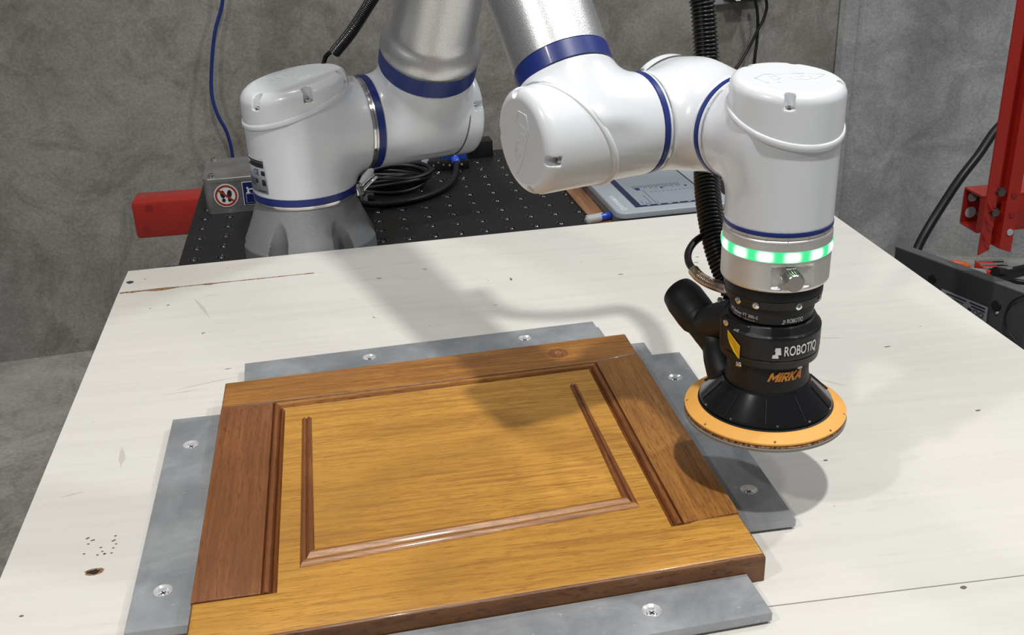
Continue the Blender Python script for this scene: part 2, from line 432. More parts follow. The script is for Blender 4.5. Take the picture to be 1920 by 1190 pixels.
o0 = np.array([-.2605, 1.751, TZ])
holes = {(i, j) for i in range(len(xs)-1) for j in range(1, len(ys)-1)}
V, F, M = plate_holes('t', o0, tex, tey, xs, ys, holes, .0066, .0022, .018, 24, .02)
me = mesh('table_top', V, F, smooth=False, mi=M)
for m in ('table_black', 'hole_edge'): me.materials.append(MATS[m])
obj('table_top', me, None, T)
Yend = ys[-1]; Xend = xs[-1]
_pv = []; _pf = []
for i_ in range(6):
    ph = PI/2*i_/5.
    for k_ in range(12): _pv.append((.0060*math.cos(ph)*math.cos(2*PI*k_/12), .0060*math.cos(ph)*math.sin(2*PI*k_/12), .0060*math.sin(ph))) if i_ < 5 else None
_pv.append((0, 0, .0060))
for i_ in range(4):
    for k_ in range(12): _pf.append((i_*12+k_, i_*12+(k_+1) % 12, (i_+1)*12+(k_+1) % 12, (i_+1)*12+k_))
for k_ in range(12): _pf.append((48+k_, 48+(k_+1) % 12, 60))
_sv = OFF[0]; OFF[0] = np.zeros(3); plug_me = mesh('hole_ball', _pv, _pf); OFF[0] = _sv; plug_me.materials.append(MATS['ball_steel'])
for (i_, j_) in sorted(holes):
    hx = (xs[i_]+xs[i_+1])/2; hy = (ys[j_]+ys[j_+1])/2; pp = o0+hx*tex+hy*tey-_sv
    if hy < -.20: continue
    b_ = obj('hole_ball', plug_me, None, T); b_.location = (pp[0], pp[1], pp[2]-.0056)
def tp(x, y, z): return o0+x*tex+y*tey+np.array([0, 0, z-TZ])
obj('lower_plate', prism('lower_plate', [tuple(tp(xs[0]+.004, ys[0]+.004, 0)[:2]), tuple(tp(Xend-.004, ys[0]+.004, 0)[:2]), tuple(tp(Xend-.004, Yend-.004, 0)[:2]), tuple(tp(xs[0]+.004, Yend-.004, 0)[:2])], TZ-.06, TZ-.0205), 'table_black', T)
for x, y in ((xs[0]+.04, ys[0]+.04), (Xend-.04, ys[0]+.04), (xs[0]+.04, Yend-.05), (Xend-.04, Yend-.05)):
    c = tp(x, y, 0); obj('leg', box('leg', (c[0], c[1], (FZK+TZ-.06)/2), (.03, .03, (TZ-.06-FZK)/2), None, .003), 'table_black', T)
c = tp(xs[0]-.010, -.085, 0); obj('side_bracket', box('side_bracket', (c[0], c[1], TZ-.018), (.012, .022, .016), None, .002), 'table_black', T)

# ------------------------------------------------------------------ plywood board
B = thing('plywood_board', 'large cream painted plywood board lying over the front of the black table', 'board', (.2, 1.1, 0))
def yb(x): return 1.6231+(x+.348)*.0445
def yc(x): return 1.5345+(x+.348)*.040      # crack line
def yf(x): return .692-(x)*.0225
pl = [(-.348, yb(-.348)), (.788, yb(.788)), (.790, 1.4), (.797, 1.0), (.80, .45), (-.342, .45), (-.344, .858), (-.3465, 1.25)]
e = .0005
obj('plank', prism('plank', [(-.348, yb(-.348)), (-.3488, yc(-.348)+.001), (-.10, yc(-.1)+.0003), (.3, yc(.3)+e*.1), (.7885, yc(.788)+e*.1), (.788, yb(.788))], -.0175, 0, .0001, seg=1), 'painted_plywood', B)
obj('plank', prism('plank', [(-.3488, yc(-.348)-.0014), (-.30, yc(-.3)-.0028), (-.26, yc(-.26)-.0014), (-.22, yc(-.22)-.0022), (-.17, yc(-.17)-.001), (-.10, yc(-.1)-.0004), (.3, yc(.3)-e*.1), (.7885, yc(.788)-e*.1), (.796, 1.0), (.799, yf(.8)+e*.8), (-.345, yf(-.345)+e*.8), (-.344, .858), (-.3465, 1.25)][::-1], -.0175, 0, .0001, seg=1), 'painted_plywood', B)
obj('plank', prism('plank', [(-.345, yf(-.345)-e*.8), (.799, yf(.799)-e*.8), (.80, .45), (-.342, .45)][::-1], -.0175, -.0002, .0004, seg=1), 'painted_plywood', B)
cr = []; rc = []
for i in range(34):
    x = -.346+i*.0085; w = (.0062 if i < 10 else .0016 if i < 14 else .0045 if i < 16 else .0022)*(.5+.8*random.random()); cr.append((x, yc(x)+w*.35)); rc.append((x, yc(x)-w))
obj('torn_crack', prism('torn_crack', (cr+rc[::-1])[::-1], -.006, .00025), 'torn_wood', B)
def blotch(x, y, a, b, mat, z=.0003, nm='knot'):
    pts = [(x+a*math.cos(k*PI/7)*(.8+.4*random.random()), y+b*math.sin(k*PI/7)*(.8+.4*random.random())) for k in range(14)]
    return obj(nm, prism(nm, pts, -.002, z), mat, B)
blotch(-.2615, .851, .0085, .0055, 'torn_wood'); blotch(-.2615, .851, .0055, .0030, 'black_ink', .0005, 'knot_core')
blotch(-.338, 1.574, .0055, .0055, 'dark_steel', .0004, 'nail_head')
for k in range(17): blotch(-.262+random.uniform(-.016, .014), .895+random.uniform(-.018, .012), .0012, .0009, 'dent_dark', .0003, 'dent')
for x, y, a, b in ((.624, 1.60, .006, .002), (.03, 1.50, .004, .0012), (.22, 1.45, .0016, .005), (-.27, 1.47, .002, .0015), (.10, 1.52, .003, .0010), (.38, 1.43, .004, .001), (.51, 1.47, .003, .001), (-.312, .80, .0018, .0012), (.483, .675, .003, .002), (.455, .889, .002, .0014), (.64, 1.12, .004, .001), (.66, .95, .003, .0014), (.58, 1.2, .002, .001)):
    blotch(x, y, a, b, 'dent_dark', .0003, 'dent')
for (x0_, y0_, x1_, y1_, wd_) in ((-.235, 1.485, -.205, 1.405, .0035), (-.224, 1.492, -.200, 1.494, .0018), (-.272, 1.075, -.266, 1.030, .0045), (-.318, .985, -.295, .992, .0018), (-.23, 1.20, -.15, 1.222, .0016), (-.245, 1.19, -.19, 1.196, .0012), (.56, 1.165, .60, 1.155, .0016), (.52, 1.06, .545, 1.035, .0016), (-.185, 1.585, -.15, 1.588, .001)):
    pts = []; n_ = 9
    for k in range(n_): f_ = k/(n_-1); pts.append((x0_+(x1_-x0_)*f_, y0_+(y1_-y0_)*f_, wd_*math.sin(PI*min(1, f_+.04))*(.6+.6*random.random())))
    dx_, dy_ = x1_-x0_, y1_-y0_; L_ = math.hypot(dx_, dy_); nx_, ny_ = -dy_/L_, dx_/L_
    poly = [(a+nx_*c_, b+ny_*c_) for a, b, c_ in pts]+[(a-nx_*c_*.6, b-ny_*c_*.6) for a, b, c_ in pts[::-1]]
    obj('smudge', prism('smudge', poly[::-1], -.001, .0001), 'smudge', B)
for y in (1.52, .96):
    obj('batten', box('batten', (.20, y, -.0270), (.42, .025, .0092), None, .001), 'plywood_edge', B)
for x, y in ((-.30, .50), (.75, .50)):
    obj('support_leg', box('support_leg', (x, y, (FZ-.0175)/2), (.02, .02, (-.0175-FZ)/2), None, .002), 'plywood_edge', B)

# ------------------------------------------------------------------ aluminium bars
def bar(name, label, p0, p1, w, side, scr, shim=None, z0=.0032, z1=.0112):
    """p0->p1 outer edge, body lies to 'side' of it (+1 left, -1 right)"""
    p0 = np.array(p0, float); p1 = np.array(p1, float); L = np.linalg.norm(p1-p0); ex = (p1-p0)/L; ey = np.array([-ex[1], ex[0]])*side
    m = (p0+p1)/2; t = thing(name, label, 'metal bar', (m[0], m[1], 0), 'aluminium bars screwed around the wooden door')
    cut = [0]; hs = set(); pos = []
    for s in scr:
        d = np.array(s)-p0; pos.append((d@ex, d@ey))
    pos.sort()
    ew = .012
    for (a, b) in pos: cut += [a-ew, a+ew]
    cut += [L]; bb = sum(p[1] for p in pos)/len(pos)
    ys = [0, bb-ew, bb+ew, w]
    for i in range(len(pos)): hs.add((1+2*i, 1))
    e3 = np.array([ex[0], ex[1], 0]); n3 = np.array([ey[0], ey[1], 0])
    V, F, M = plate_holes('b', np.array([p0[0], p0[1], z1]), e3, n3, cut, ys, hs, .0042, .0040, .006, 24, z1-z0)
    me = fix(mesh('plate', V, F, smooth=False, mi=M))
    for mm in ('aluminium_plate', 'countersink'): me.materials.append(MATS[mm])
    obj('plate', me, None, t)
    for (a, b) in pos:
        c = p0+ex*a+ey*bb
        sc = obj('screw', lathe('screw', (c[0], c[1], z1-.0062), (0, 0, 1), [(-.003, .0035), (.0012, .0038), (.0028, .0036), (.0034, .0022), (.0034, .0001)], 16), 'countersink', t)
        for k in (0, 1):
            a2 = .6+k*PI/2; obj('cross_slot', box('cross_slot', (c[0], c[1], z1-.0027), (.0026, .0005, .0003), [(math.cos(a2), math.sin(a2), 0), (-math.sin(a2), math.cos(a2), 0), (0, 0, 1)]), 'black_ink', sc)
    if shim:
        q = [p0+ex*shim[0]+ey*shim[2], p0+ex*shim[1]+ey*shim[2], p0+ex*shim[1]+ey*shim[3], p0+ex*shim[0]+ey*shim[3]]
        if side < 0: q = q[::-1]
        obj('shim', prism('shim', [tuple(v) for v in q], .0002, z0-.0002), 'aluminium_plate', t)
    else:
        q = [p0+ey*.002+ex*.002, p1+ey*.002-ex*.002, p1+ey*(w-.002)-ex*.002, p0+ey*(w-.002)+ex*.002]
        if side < 0: q = q[::-1]
        obj('shim', prism('shim', [tuple(v) for v in q], .0002, z0-.0002), 'aluminium_plate', t)
bar('aluminium_bar', 'grey aluminium bar with two screws along the left side of the wooden door', (-.217, .745), (-.2195, 1.105), .0515, -1, [(-.193, .796), (-.193, 1.045)])
bar('aluminium_bar', 'grey aluminium bar with two screws behind the far edge of the wooden door', (-.148, 1.231), (.296, 1.254), .056, -1, [(.004, 1.214), (.201, 1.225)], (.002, .452, .002, .054))
bar('aluminium_bar', 'grey aluminium bar with two screws along the right side of the door, below the sander', (.3785, 1.142), (.3775, .783), .050, -1, [(.352, 1.079), (.355, .839)], (-.052, .355, .030, .0495) )
bar('aluminium_bar', 'bright aluminium bar with one visible screw against the near edge of the door', (.307, .664), (-.14, .6415), .052, -1, [(.212, .687), (-.07, .672)], None)

# ------------------------------------------------------------------ cabinet door
DT = thing('cabinet_door', 'brown wooden cabinet door with moulded frame lying between the aluminium bars', 'door', (.08, .93, .0))
q00 = np.array([-.1620, .694]); q10 = np.array([.3215, .7175]); q11 = np.array([.3185, 1.174]); q01 = np.array([-.1635, 1.149])
def st(s, t): return tuple((q00*(1-s)+q10*s)*(1-t)+(q01*(1-s)+q11*s)*t)
ZD = .0285; S1, S2, T1, T2 = .118, .889, .128, .868
def piece(name, c4, z0, z1, mat, bev, **kw): return obj(name, prism(name, [st(*c) for c in c4], z0, z1, bev), mat, DT, **kw)
g = .0006
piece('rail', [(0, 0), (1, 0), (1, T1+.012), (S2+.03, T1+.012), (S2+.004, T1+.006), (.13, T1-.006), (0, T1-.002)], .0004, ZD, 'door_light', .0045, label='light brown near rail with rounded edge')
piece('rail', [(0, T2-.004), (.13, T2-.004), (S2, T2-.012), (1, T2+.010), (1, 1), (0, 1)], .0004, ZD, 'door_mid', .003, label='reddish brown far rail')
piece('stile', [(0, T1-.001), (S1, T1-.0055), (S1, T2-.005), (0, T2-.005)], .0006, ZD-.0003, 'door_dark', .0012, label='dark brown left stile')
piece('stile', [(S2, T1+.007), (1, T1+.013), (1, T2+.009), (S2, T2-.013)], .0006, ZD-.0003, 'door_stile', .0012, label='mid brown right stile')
SI, SJ, TI = .150, .858, .820
piece('panel', [(SI-.004, T1-.024), (SJ+.004, T1-.012), (SJ+.004, TI), (SI-.004, TI)], .002, ZD+.0001, 'door_light', 0)
def sweep(name, a, b, ma, mb, prof, mat, lab=None):
    """moulding between (s,t) points a->b; prof = [(u 0..1 across, z)]; ma/mb = across end points (mitre)"""
    A = [np.array(st(*a)), np.array(st(*ma))]; Bq = [np.array(st(*b)), np.array(st(*mb))]
    V = []; n = len(prof)
    for E in (A, Bq):
        for u_, z in prof: p = E[0]*(1-u_)+E[1]*u_; V.append((p[0], p[1], z))
        for u_ in (1, 0): p = E[0]*(1-u_)+E[1]*u_; V.append((p[0], p[1], .004))
    m = n+2; F = [(i, (i+1) % m, m+(i+1) % m, m+i) for i in range(m)]+[tuple(range(m)), tuple(range(m, 2*m))[::-1]]
    o = obj(name, sharp(fix(mesh(name, V, F)), 35), mat, DT)
    if lab: o['label'] = lab
    return o
def beadprof(z, h, n=5):
    pr = []
    for k in range(2):
        for i in range(n+1):
            a = PI*i/n; pr.append((k*.5+.03+.22*(1-math.cos(a)), z+h*math.sin(a)))
    return [(0, z)]+pr+[(1, z)]
zf = ZD
pm_ = [(0, zf-.0008), (.04, zf-.0015), (.10, zf-.001), (.22, zf+.0004), (.34, zf-.0012), (.42, zf-.0048), (.46, zf-.0075), (.52, zf-.0050), (.62, zf-.0036), (.74, zf-.0035), (.84, zf-.0052), (.92, zf-.0085), (.97, zf-.0100), (1, zf-.0018)]
pm = [(0, zf-.0005), (.03, zf-.0035), (.07, zf-.0016), (.2, zf+.0003), (.4, zf-.0008), (.49, zf-.0035), (.52, zf-.0065), (.56, zf-.0042), (.68, zf-.0026), (.82, zf-.0044), (.91, zf-.0080), (.96, zf-.0110), (1, zf-.002)]
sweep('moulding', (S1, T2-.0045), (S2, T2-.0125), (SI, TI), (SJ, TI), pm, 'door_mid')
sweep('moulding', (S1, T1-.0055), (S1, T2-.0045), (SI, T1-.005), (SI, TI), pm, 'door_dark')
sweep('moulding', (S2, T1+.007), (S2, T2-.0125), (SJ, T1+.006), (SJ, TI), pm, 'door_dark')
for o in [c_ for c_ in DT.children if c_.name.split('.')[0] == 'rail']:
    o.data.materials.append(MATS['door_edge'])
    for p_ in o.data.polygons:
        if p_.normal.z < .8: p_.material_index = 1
# inner bead lines on the field
zb = ZD
bp = [(0, zb+.0001), (.05, zb+.0014), (.22, zb+.0030), (.40, zb+.0022), (.47, zb+.0006), (.53, zb+.0016), (.70, zb+.0036), (.93, zb+.0020), (1, zb+.0001)]
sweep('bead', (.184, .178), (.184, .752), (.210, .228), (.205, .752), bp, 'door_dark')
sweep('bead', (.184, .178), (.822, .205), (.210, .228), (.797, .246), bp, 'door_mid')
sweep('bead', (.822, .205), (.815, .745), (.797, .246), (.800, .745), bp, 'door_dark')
c = (.2265, 1.1375)
h1 = obj('sanded_spot', lathe('sanded_spot', (c[0], c[1], ZD-.0009), (0, 0, 1), [(0, .0125), (.00115, .012)], 32), 'door_dark', DT)
obj('plugged_hole', lathe('plugged_hole', (c[0], c[1], ZD), (0, 0, 1), [(-.001, .0042), (.0006, .0042), (.0006, .003), (.0002, .002)], 20), 'wood_strip', DT)

# ------------------------------------------------------------------ robot arm
psi = .3026
u = np.array([math.cos(psi), math.sin(psi), 0]); w = np.array([math.sin(psi), -math.cos(psi), 0]); Z = np.array([0, 0, 1.])
bx = np.array([-.0705, 1.6939, 0]); ZS = .180
S0 = bx+Z*ZS                       # base joint centre
SH = S0+.2024*u                    # shoulder centre
al = .5244; tu = Z*math.cos(al)+w*math.sin(al)
W2 = np.array([.33189, .97287, .349]); W1 = W2-.1225*u; W3 = np.array([.369, .854, .349])
be = .6741; tf = Z*math.cos(be)-w*math.sin(be)
SHK = ksp(SH)
_A = np.array([[math.sin(al), math.sin(be)], [math.cos(al), -math.cos(be)]]); _b = np.array([(W1-SHK)@w, W1[2]-SHK[2]])
LU, LFO = np.linalg.solve(_A, _b)
EU = SHK+tu*LU; EF = W1+tf*LFO; LT = LU/KS
RB = thing('robot_arm', 'white six-axis robot arm with silver tubes and blue bands, reaching over the board', 'robot arm', tuple(ksp((bx[0], bx[1], TZ))))
def bounds(*pts, pad=.06):
    P = np.array(pts); return P.min(0)-pad, P.max(0)+pad
def cut_plane(p, c, axis, br, r, hi_, lo_, d, ex=.0034):
    axis = np.array(axis, float); br = np.array(br, float); br = br-axis*(br@axis); br /= np.linalg.norm(br); sd = np.cross(axis, br)
    q = p-c; h = q@axis; x = q@br; y = q@sd; m = (hi_+lo_)/2; sl = (hi_-lo_)/(2*r)
    pd = (h-m-sl*x)/math.hypot(1, sl)
    return smax(d, -np.maximum(np.hypot(x, y)-(r+ex), -pd), .0010)
def housing(c, axis, h0, h1, r, br, bl, r2, k, hres, cutp=None, nm='joint_housing', bcut=None):
    axis = np.array(axis); br = np.array(br)
    def fn(p):
        a = s_cyl(p, c, axis, h0, h1, r, .002); b = s_cyl(p, c, br, -.01, bl, r2, .002)
        d = smin(a, b, k)
        d = smax(d, (p-c)@br-bl, .001); d = smax(d, h0-(p-c)@axis, .001)
        if cutp: d = cut_plane(p, c, axis, br, r, cutp[0], cutp[1], d, cutp[2] if len(cutp) > 2 else .0034)
        return d
    lo, hi = bounds(c+axis*h0, c+axis*h1, c+br*bl, c, pad=max(r, r2)+.006)
    return obj(nm, sdf_mesh(nm, fn, lo, hi, hres), 'white_paint', RB)
def cap(c, axis, br, r, top, hi_, lo_, hres, rr, notches=(.8, 2.37, 3.94, 5.51), logo=None, nm='end_cap', tsl=.10, rim=.0030):
    """slanted cap: ridge height hi_ on the branch side, lo_ opposite"""
    axis = np.array(axis, float); br = np.array(br, float); br = br-axis*(br@axis); br /= np.linalg.norm(br); sd = np.cross(axis, br)
    m = (hi_+lo_)/2; sl = (hi_-lo_)/(2*r)
    nrm = math.hypot(1, sl)
    nr = r*.095; nd = r*.27
    def fn(p):
        q = p-c; h = q@axis; x = q@br; y = q@sd
        pd = (h-m-sl*x)/nrm
        dx = np.hypot(x, y)-(r+.0012)+rr; dy = (h-top-tsl*x)/math.hypot(1, tsl)+rr
        body = np.minimum(np.maximum(dx, dy), 0)+np.hypot(np.maximum(dx, 0), np.maximum(dy, 0))-rr
        body = np.maximum(body, -pd-(.001 if rim else 0))
        d = body
        for a in notches:
            bc = r-nr*.75; cc = c+(br*math.cos(a)+sd*math.sin(a))*bc; tt = top+tsl*bc*math.cos(a)
            d = smax(d, -s_cyl(p, cc, axis, tt-nd, tt+.05, nr, .0008), .001)
            cc2 = c+(br*math.cos(a)+sd*math.sin(a))*(bc+nr)
            d = smax(d, -s_cyl(p, cc2, axis, tt-nd, tt+.05, nr, .0008), .001)
        return d
    lo, hi = bounds(c+axis*min(lo_, hi_), c+axis*top, pad=r+.010)
    o = obj(nm, sdf_mesh(nm, fn, lo, hi, hres), 'white_plastic', RB)
    hh = .0029 if r < .06 else .0038
    cs = [(-.003, -hh), (.75*rim, -hh), (rim, -hh*.7), (rim*1.05, 0), (rim, hh*.7), (.75*rim, hh), (.0010, hh*1.1), (-.003, hh*1.1)] if rim else [(-.002, -.0007), (.0021, -.0008), (.0021, .0008), (-.002, .0007)]
    Vb = []; Fb = []; nb = 128; nc = len(cs)
    for i in range(nb):
        th = 2*PI*i/nb; e_ = br*math.cos(th)+sd*math.sin(th)
        for dr, dh in cs: Vb.append(c+e_*(r+dr)+axis*(m+sl*r*math.cos(th)+dh))
    for i in range(nb):
        for k in range(nc): Fb.append((i*nc+k, i*nc+(k+1) % nc, ((i+1) % nb)*nc+(k+1) % nc, ((i+1) % nb)*nc+k))
    obj('rim_band' if rim else 'seam', sharp(fix(mesh('rim_band', Vb, Fb)), 50), 'white_plastic' if rim else 'seam_dark', RB)
    for a in notches:
        bc = r-nr*.75; tt = top+tsl*bc*math.cos(a)
        cc = c+(br*math.cos(a)+sd*math.sin(a))*bc+axis*(tt-nd)
        obj('screw', lathe('screw', cc, axis, [(-.001, nr*.75), (nr*.4, nr*.75), (nr*.5, nr*.6), (nr*.5, nr*.32), (nr*.1, nr*.3)], 14), 'steel', o)
    if logo:
        ca, sa = math.cos(logo), math.sin(logo); e1 = br*ca+sd*sa; e2 = -br*sa+sd*ca
        s = r*.62
        def ln(P):
            pts = []
            for i in range(len(P)-1):
                a = np.array(P[i]); b = np.array(P[i+1]); pts += [a+(b-a)*k/8 for k in range(8)]
            pts.append(np.array(P[-1])); return [c+axis*(top+.0001+tsl*((e1*x*s+e2*y*s)@br))+e1*x*s+e2*y*s for x, y in pts]
        for P in ([(.15, .95), (.62, .80), (.62, .35), (-.15, -.62)], [(.15, .95), (-.1, .62)], [(.1, .55), (.1, .30), (.36, .18), (.36, .42), (.1, .55)], [(-.15, -.62), (-.62, -.95), (-.62, -.42), (-.30, .05), (-.05, .05)], [(-.5, -.55), (-.2, -.35), (-.2, -.1), (-.45, -.25), (-.5, -.55)]):
            obj('embossed_emblem', tube('embossed_emblem', ln(P), .0006, 6), 'white_plastic', o)
    return o
def ring(c, axis, h0, h1, r, mat, nm): return obj(nm, lathe(nm, c, axis, [(h0, r-.001), (h0+.0004, r), (h1-.0004, r), (h1, r-.001)], 96), mat, RB)

def nang(axis, br, dirs):
    axis = np.array(axis, float); br = np.array(br, float); br = br-axis*(br@axis); br /= np.linalg.norm(br); sd = np.cross(axis, br)
    return [math.atan2(d@sd, d@br) for d in dirs]
def hdirs(th0, degs): return [np.array([math.cos(th0+math.radians(g_)), math.sin(th0+math.radians(g_)), 0]) for g_ in degs]
thc = math.atan2(-.854, -.369); thb = math.atan2(-1.6939, .0729)
# base foot with bolt pockets
def foot(p):
    q = p-bx; rad = np.hypot(q[:, 0], q[:, 1]); z = q[:, 2]
    f = np.clip((z-TZ-.026)/(.0765-TZ-.026), 0, 1); R = .1062-(.1062-.0772)*np.power(f, .93)
    d = (rad-R)*.75; d = smax(d, z-.0772, .002); d = smax(d, TZ+.0006-z, .001)
    for k in range(6):
        a = thb+math.radians(-31+60*k); cc = np.array([bx[0]+.1015*math.cos(a), bx[1]+.1015*math.sin(a), 0])
        e = s_cyl(p, cc, (0, 0, 1), TZ+.010, .2, .0165, .001)
        d = smax(d, -e, .0008)
    return d
obj('base_foot', sdf_mesh('base_foot', foot, bx+np.array([-.11, -.11, TZ]), bx+np.array([.11, .11, .08]), .0019), 'grey_casting', RB)
for k in range(6):
    a = thb+math.radians(-31+60*k); obj('mounting_bolt', lathe('mounting_bolt', (bx[0]+.097*math.cos(a), bx[1]+.097*math.sin(a), TZ+.008), (0, 0, 1), [(0, .007), (.009, .007), (.009, .004), (.005, .0035)], 12), 'dark_steel', RB)
ring(bx, Z, .0765, .0805, .0785, 'steel', 'metal_ring')
ring(bx, Z, .0800, .0829, .0812, 'chrome', 'metal_ring')
ring(bx, Z, .0829, .0945, .0816, 'blue_band', 'blue_ring')
housing(S0, Z, .0915-ZS, .066, .0812, u, .0985, .0735, .028, .0024, (.073, .021))
cap(S0, Z, u, .0812, .084, .073, .021, .0015, .016, nang(Z, u, hdirs(thb, (-46, 14, 74, 134, 194, 254))), -1.9, tsl=.16)
ring(S0, u, .0985, .1030, .0725, 'chrome', 'metal_ring'); ring(S0, u, .1030, .1068, .0732, 'steel', 'metal_ring')
ring(S0, u, .1068, .1178, .0744, 'blue_band', 'blue_ring')
# shoulder
def shoulder():
    c = SH; axis = u; h0 = -.0846
    def fn(p):
        a = s_cyl(p, c, axis, h0, .066, .0738, .003); b = s_cyl(p, c, tu, -.01, .101, .0757, .002)
        d = smin(a, b, .022); d = smax(d, (p-c)@tu-.101, .001); d = smax(d, h0-(p-c)@axis, .001); return d
    lo, hi = bounds(c+axis*h0, c+axis*.08, c+tu*.1, pad=.08)
    obj('joint_housing', sdf_mesh('joint_housing', fn, lo, hi, .0027), 'white_paint', RB)
shoulder()
cap(SH, u, tu, .0738, .0885, .064, .041, .0024, .014, tsl=0, rim=0)
ring(SH, tu, .101, .1311, .0769, 'blue_band', 'blue_ring')
def arm_tube(nm, c, d, prof): return obj(nm, lathe(nm, c, d, prof, 96, 60), 'blasted_aluminium', RB)
arm_tube('upper_arm_tube', SH, tu, [(.1305, .0755), (.1315, .0775), (.138, .0786), (.147, .0780), (.155, .0752), (.162, .0705), (.167, .0665), (.173, .0647), (.19, .0640), (LT-.17, .0625), (LT-.13, .064), (LT-.093, .068)])
obj('blue_ring', lathe('blue_ring', SH, tu, [(LT-.093, .069), (LT-.068, .069)], 64), 'blue_band', RB)
# rating label on the base housing
def cylpatch(nm, c, R, z0, z1, a0, a1, mat, parent, th=.0004, n=10):
    V = []; F = []
    for i in range(n+1):
        a = a0+(a1-a0)*i/n
        for z in (z0, z1):
            for rr in (R-.0002, R+th): V.append((c[0]+rr*math.cos(a), c[1]+rr*math.sin(a), z))
    for i in range(n):
        b = i*4; F += [(b+1, b+5, b+7, b+3), (b, b+2, b+6, b+4), (b, b+4, b+5, b+1), (b+2, b+3, b+7, b+6)]
    F += [(0, 1, 3, 2), (n*4, n*4+2, n*4+3, n*4+1)]
    return obj(nm, fix(mesh(nm, V, F)), mat, parent)
la0, la1 = thb-math.radians(82), thb-math.radians(43)
lb = cylpatch('rating_label', bx, .0812, .1010, .1560, la0, la1, 'label_grey', RB); lb['label'] = 'grey rating plate'
for zz, hh, f0, f1 in ((.1515, .0012, .1, .93), (.1475, .0022, .25, .93), (.1435, .0016, .1, .93), (.1215, .0006, .1, .5), (.1185, .0006, .1, .5), (.1155, .0006, .1, .5), (.1125, .0006, .1, .5), (.1045, .0008, .6, .93)):
    cylpatch('print_line', bx, .0817, zz-hh, zz+hh, la0+(la1-la0)*f0, la0+(la1-la0)*f1, 'black_ink', lb, .0002, 6)
text_cyl('ce_mark', 'CE', .013, bx, .0818, .1335, la0+(la1-la0)*.45, 'black_ink', lb, width=.014)
for f0, f1, z0, z1 in ((.80, .95, .130, .137), (.50, .62, .116, .123), (.80, .95, .114, .123)):
    cylpatch('print_mark', bx, .0817, z0, z1, la0+(la1-la0)*f0, la0+(la1-la0)*f1, 'black_ink', lb, .0002, 3)

# the base and shoulder stand a little further back: move them as one solid
bpy.context.view_layer.update()
_o = OFF[0]
def _ksdeep(o):
    n_ = len(o.data.vertices); a_ = np.empty(n_*3); o.data.vertices.foreach_get('co', a_); a_ = a_.reshape(-1, 3)
    a_ = CAM0+KS*(a_+_o-CAM0)-_o; o.data.vertices.foreach_set('co', a_.ravel()); o.data.update()
    for c_ in o.children: _ksdeep(c_)
for c_ in RB.children: _ksdeep(c_)
# elbow (above the frame)
housing(EU, -u, -.075, .072, .066, -tu, .0685, .066, .03, .0045)
housing(EF, u, -.060, .078, .062, -tf, .075, .056, .03, .0045)
cap(EU, u, -tu, .066, .088, .06, .04, .004, .012); cap(EF, -u, -tf, .062, .075, .05, .03, .004, .012)
ring(EF, u, .0785, .0835, .062, 'blue_band', 'blue_ring')
# forearm
LF = .660
arm_tube('forearm_tube', W1, tf, [(.0715, .0425), (.0722, .0448), (.09, .0452), (.35, .0475), (LFO-.10, .052)])
obj('blue_ring', lathe('blue_ring', W1, tf, [(LFO-.10, .054), (LFO-.075, .054)], 64), 'blue_band', RB)
ring(W1, tf, .0545, .0716, .0452, 'blue_band', 'blue_ring')
# wrist one
housing(W1, -u, -.0555, .045, .0467, tf, .0545, .0445, .020, .0012, (.045, -.008, .0030))
cap(W1, -u, tf, .0467, .0655, .045, .0-.008, .0011, .0105, [5.83, 3.87, .87, 2.69], 4.26, tsl=.05, rim=.0027)
ring(W2, -u, .0616, .0672, .0469, 'blue_band', 'blue_ring'); ring(W2, -u, .0588, .0616, .0462, 'white_plastic', 'spacer_ring'); ring(W2, -u, .0572, .0588, .0455, 'chrome', 'metal_ring')
# wrist two
def wrist2():
    c = W2
    def fn(p):
        a = s_cyl(p, c, w, -.040, .0592, .0467, .003); b = s_cyl(p, c, -u, -.01, .0572, .0462, .002)
        d = smin(a, b, .022); d = smax(d, (p-c)@(-u)-.0572, .001); d = smax(d, (p-c)@w-.0592, .001); return d
    lo, hi = bounds(c-w*.05, c+w*.06, c-u*.057, pad=.05)
    obj('joint_housing', sdf_mesh('joint_housing', fn, lo, hi, .0017), 'white_paint', RB)
wrist2()
cap(W2, -w, -u, .0467, .0600, .044, .030, .0015, .009, tsl=0, rim=0)
ring(W3, -w, .0600, .0655, .0467, 'blue_band', 'blue_ring'); ring(W3, -w, .0572, .0600, .0460, 'white_plastic', 'spacer_ring'); ring(W3, -w, .0556, .0572, .0452, 'chrome', 'metal_ring')
# wrist three (vertical)
housing(W3, Z, .2820-.349, .036, .0470, -w, .0556, .0455, .016, .0017, (.0395, .0070))
cap(W3, Z, -w, .0470, .0560, .0395, .0070, .0011, .0085, nang(Z, -w, hdirs(thc, (3, 94, 176, 236))), .35, tsl=.11, rim=.0026)
ring(W3, Z, .2800-.349, .2837-.349, .0474, 'blue_band', 'blue_ring')
ring(W3, Z, .2768-.349, .2800-.349, .0468, 'silver_ring', 'metal_ring')
for k in range(16):
    a = 2*PI*k/16+.2; obj('seam_bolt', lathe('seam_bolt', (W3[0]+.0470*math.cos(a), W3[1]+.0470*math.sin(a), .2772), (0, 0, 1), [(0, .0006), (.0016, .0006)], 8), 'chrome', RB)
